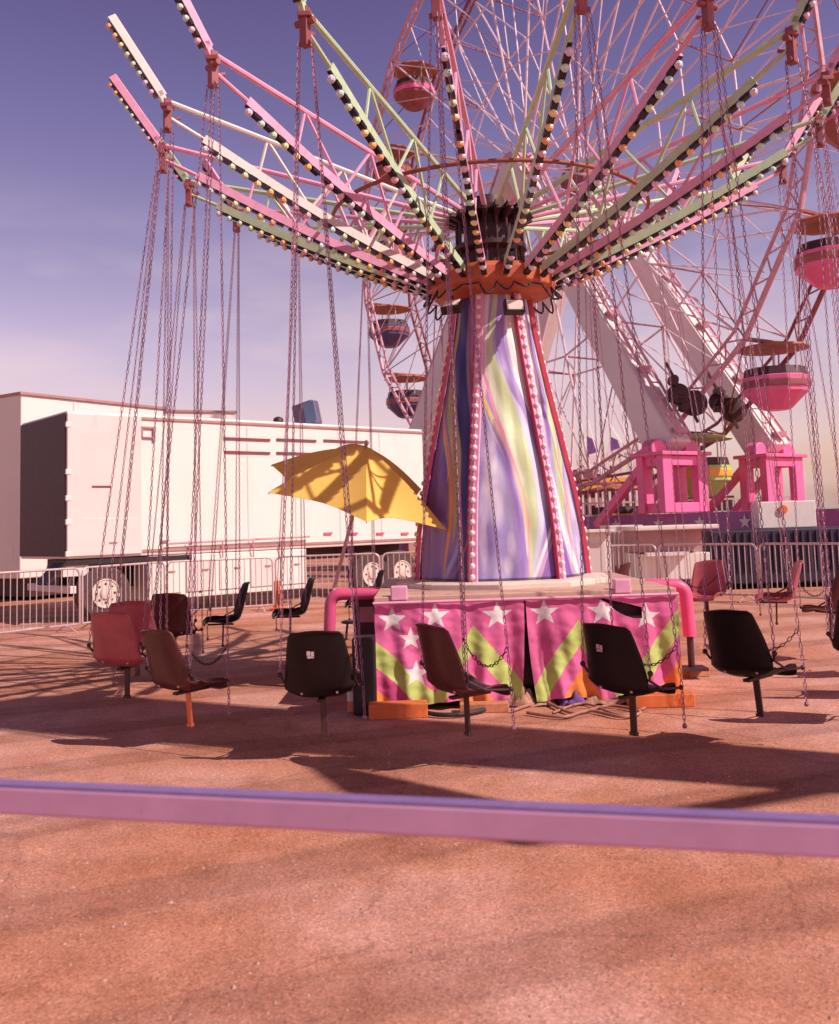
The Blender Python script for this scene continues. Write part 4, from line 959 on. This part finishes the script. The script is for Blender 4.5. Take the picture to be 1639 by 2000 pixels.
# ------------------------------------------------------------------ things at the right
def booth(px0, px1, Y0, ytop, ybot, D_, label, name='counter_trailer', m_=None, awn=True):
    A, B_ = at(px0, 1100, Y0), at(px1, 1100, Y0); zt_, zb_ = at(px0, ytop, Y0).z, at(px0, ybot, Y0).z
    c_ = V(((A.x+B_.x)/2, Y0+D_/2, 0)); t_ = thing(name, label, 'booth', c_); L_ = B_.x-A.x
    return t_, c_, L_, zt_, zb_
t_, c_, L_, zt_, zb_ = booth(1252, 1388, 20.5, 1038, 1132, 1.6, 'white wheeled counter cart behind the right barriers')
MB().box(c_+V((0, 0, (zt_+zb_)/2-.25)), (L_, 1.6, (zt_-zb_)*.55), 0).obj('body', M_trail, t_, bevel=.02)
MB().box(c_+V((-.05, .1, zt_-.2)), (L_*.94, 1.4, .5), 0).obj('counter_opening', M_trim, t_)
MB().box(c_+V((0, -.1, zt_+.06)), (L_+.3, 1.9, .09), 0).obj('roof', M_white, t_, bevel=.02)
MB().box(c_+V((-.2, -.9, zt_-.48)), (L_*.6, .25, .07), 0).obj('counter_shelf', M_white, t_)
for s2 in (-1, 1): wheel(t_, c_+V((s2*L_*.3, -.6, .25)), .25, .14, V((0, -1, 0)), holes=5)
A = at(1158, 1100, 19.6); B_ = at(1192, 1100, 19.6); zt_ = at(1170, 1040, 19.6).z
t_ = thing('ticket_kiosk', 'narrow white kiosk between the mural tower and the counter cart', 'kiosk', V(((A.x+B_.x)/2, 20, 0)))
MB().box(((A.x+B_.x)/2-.15, 20.1, zt_/2), (.75, .8, zt_)).obj('body', M_trail, t_, bevel=.02)
MB().box(((A.x+B_.x)/2-.15, 20.0, zt_+.03), (.85, .95, .06)).obj('roof', M_white, t_, bevel=.01)
MB().box(((A.x+B_.x)/2-.15, 19.69, .7), (.5, .02, .9)).obj('door', M_trail2, t_)
# long white platform behind counter with louvred skirt
A, B_ = at(1195, 1100, 22.5), at(1262, 1100, 22.5); t_ = thing('generator', 'pale louvred generator box beside the white kiosk', 'generator', V(((A.x+B_.x)/2, 23, 0)))
MB().box(((A.x+B_.x)/2, 23.2, .85), (B_.x-A.x, 1.2, 1.25)).obj('body', M_trail2, t_, bevel=.02)
for i in range(7): MB().box((lerp(A.x+.1, B_.x-.1, i/6), 22.585, .85), (.04, .03, 1.0)).obj('louvre', M_trim, t_)
MB().box(((A.x+B_.x)/2, 23.2, .12), (B_.x-A.x-.2, 1.0, .22)).obj('skid', M_dark, t_)
# dark navy trailer
A, B_ = at(1392, 1100, 21.5), at(1760, 1100, 21.0); zt_ = at(1450, 1036, 21.5).z
t_ = thing('storage_container', 'dark navy storage container with a slatted side behind the right barriers', 'container', V(((A.x+B_.x)/2, 22.5, 0)))
MB().box(((A.x+B_.x)/2, 22.6, (zt_+.12)/2), (B_.x-A.x, 2.1, zt_-.12)).obj('body', M_navy, t_, bevel=.03)
sl_ = MB()
for i in range(24): sl_.box((lerp(A.x+.1, B_.x-.1, i/23), 21.53, (zt_+.35)/2), (.05, .04, zt_-.45))
sl_.obj('slat', mat('navy_slat', (.035, .022, .06), .6), t_)
# white sign box and yellow panel booth right edge
q = at(1530, 1005, 23.); o = MB().box((0, 0, 0), (1.35, .5, .62)).obj('sign_box', M_white, None, bevel=.02); o.location = (q.x, q.y, q.z); tag(o, 'white box sign with an orange lamp at the right, above the navy container', 'sign box')
MB().lathe([(.10, 0), (.11, .02), (.08, .05)], 14, (0, 0, 0), axis='Y').obj('lamp', M_orgw, o, local=True).location = (-.1, -.30, .12)
sp_ = MB(); sp_.bar((-.3, 0, -.31), (-.3, 0, -q.z), .09); sp_.bar((.4, 0, -.31), (.4, 0, -q.z), .09); sp_.obj('post', M_dark, o, local=True)
# distant midway ride: deck with railings, lit roof panels
t_ = thing('midway_ride', 'distant cluttered ride platform with railings and gold panels right of the tower', 'ride', at(1200, 1060, 40).xy.to_3d())
Y4 = 40.
def W3(px, py, Y=Y4): return at(px, py, Y)
dk = MB(); A, B_ = W3(1128, 1000), W3(1560, 1000)
dk.box(((A.x+B_.x)/2, Y4+2, 1.1), (B_.x-A.x, 5, .3)); 
for i in range(16): dk.box((lerp(A.x, B_.x, i/15), Y4-.3, .5), (.15, .15, 1.0))
dk.obj('deck', M_dark, t_)
rl = MB(); rnd = random.Random(5)
for i in range(40):
    x = lerp(A.x, B_.x, i/39); rl.bar((x, Y4-.4, 1.2), (x, Y4-.4, 2.3), .05)
rl.bar((A.x, Y4-.4, 2.3), (B_.x, Y4-.4, 2.3), .07); rl.bar((A.x, Y4-.4, 1.8), (B_.x, Y4-.4, 1.8), .05); rl.obj('railing', M_galv, t_)
for i in range(30):
    x = lerp(A.x, B_.x, rnd.random()*.40); z = rnd.uniform(.5, 3.3)
    MB().box((x, Y4+rnd.uniform(.2, 2.4), z), (rnd.uniform(.3, 1.5), .4, rnd.uniform(.3, 1.1)), rnd.uniform(-.4, .4)).obj('machinery', rnd.choice([M_wred, M_dark, M_dark, M_trim]), t_)
MB().box((W3(1185, 1000).x, Y4+3.2, 1.6), (2.9, .4, 2.6)).obj('back_wall', M_wred, t_)
MB().box((W3(1420, 1000).x, Y4+3.2, 1.5), (2.6, .4, 2.0)).obj('back_wall', M_dark, t_)
MB().box(((A.x+B_.x)/2, Y4-.2, .55), (B_.x-A.x, .1, 1.0)).obj('deck_skirt', M_dark, t_)
for (x0, x1, y0, y1) in ((1136, 1226, 935, 958), (1372, 1412, 940, 965), (1378, 1396, 975, 985), (1492, 1530, 920, 962)):
    a, b2 = W3(x0, y0, Y4-.8), W3(x1, y1, Y4-.8); MB().box(((a.x+b2.x)/2, Y4-.8, (a.z+b2.z)/2), (b2.x-a.x, .15, abs(a.z-b2.z))).obj('painted_panel', M_gold, t_)
cl = MB()
tr_ = [(1128, 905), (1180, 892), (1245, 870)]
for k, (x, y) in enumerate(tr_):
    if k: cl.bar(W3(*tr_[k-1]), W3(x, y), .22, .25)
for i in range(20):
    x = lerp(1130, 1248, i/19); p_ = W3(x, 935-rnd.random()*25); cl.bar(p_, p_+V((rnd.uniform(-.5, .8), 0, rnd.uniform(-.9, .9))), .06)
for i in range(9): p_ = W3(1135+i*13, 905-i*4); cl.bar(p_, V((p_.x, p_.y, 1.2)), .09)
cl.obj('frame', M_leg, t_)
for x, y, mm in ((1195, 850, M_vio), (1150, 850, M_vio), (1500, 885, M_vio)):
    a = W3(x, y+50); fl = MB(); fl.bar(a, a+V((0, 0, 1.0)), .05); b2 = a+V((0, 0, 1.0)); fl.quad(b2, b2+V((0, 0, -.75)), b2+V((.42, 0, -.65)), b2+V((.28, 0, -.15)), .02); fl.obj('flag', mm, t_)
# tree line / skyline very far keeps the horizon from being bare
hl = MB(); rnd = random.Random(3)
# ------------------------------------------------------------------ foreground rail
r0, r1 = atz(100, 1532, 1.05), atz(1250, 1582, 1.05)
rd = (r1-r0).normalized(); ra, rb2 = r0-rd*2.2-V((0, 0, .035)), r1+rd*2.2-V((0, 0, .035)); zr = ra.z
rl_ = thing('queue_rail', 'mauve painted queue rail crossing close below the viewer', 'rail', V((0, 2.15, 0)))
MB().bar(ra, rb2, .05, .062).obj('top_rail', M_rail, rl_, bevel=.006)
MB().bar(ra+V((0, 0, .0335)), rb2+V((0, 0, .0335)), .046, .005).obj('cap_strip', M_rail2, rl_)
for s2 in (.6, 2.9+1.6): p_ = ra+rd*s2; MB().box((p_.x, p_.y, zr/2-.016), (.045, .045, zr-.032)).obj('post', M_rail, rl_)

# ------------------------------------------------------------------ unseen mast and panel, added outside the frame to cast ground shadows
sh_d = V((-sd.x, -sd.y, 0)).normalized(); mp_ = atz(1540, 1500)-sh_d*8.; mp_.z = 0
mt = thing('shadow_mast', 'unseen tall mast with a pointed panel, added at the right to cast ground shadows', 'ride', mp_)
MB().lathe([(.95, 0), (.95, .3), (.46, .35), (.46, 6.), (.80, 12.5), (.80, 13.8)], 12, mp_).obj('mast', M_white, mt)
ZR = 7.; ln_ = -sh_d*(ZR/math.tan(SUN_EL))
q_ = [atz(585, 1480)+ln_, atz(700, 1560)+ln_, atz(960, 1640)+ln_, atz(1230, 1615)+ln_]
MB().quad(*[V((p_.x, p_.y, ZR)) for p_ in q_], t=.05).obj('shadow_panel', M_pink, mt)  # added panel, outlined to cast the pointed ground shadow
MB().bar(mp_+V((0, 0, ZR-.1)), V((q_[2].x, q_[2].y, ZR-.1)), .12).obj('panel_beam', M_pink, mt)
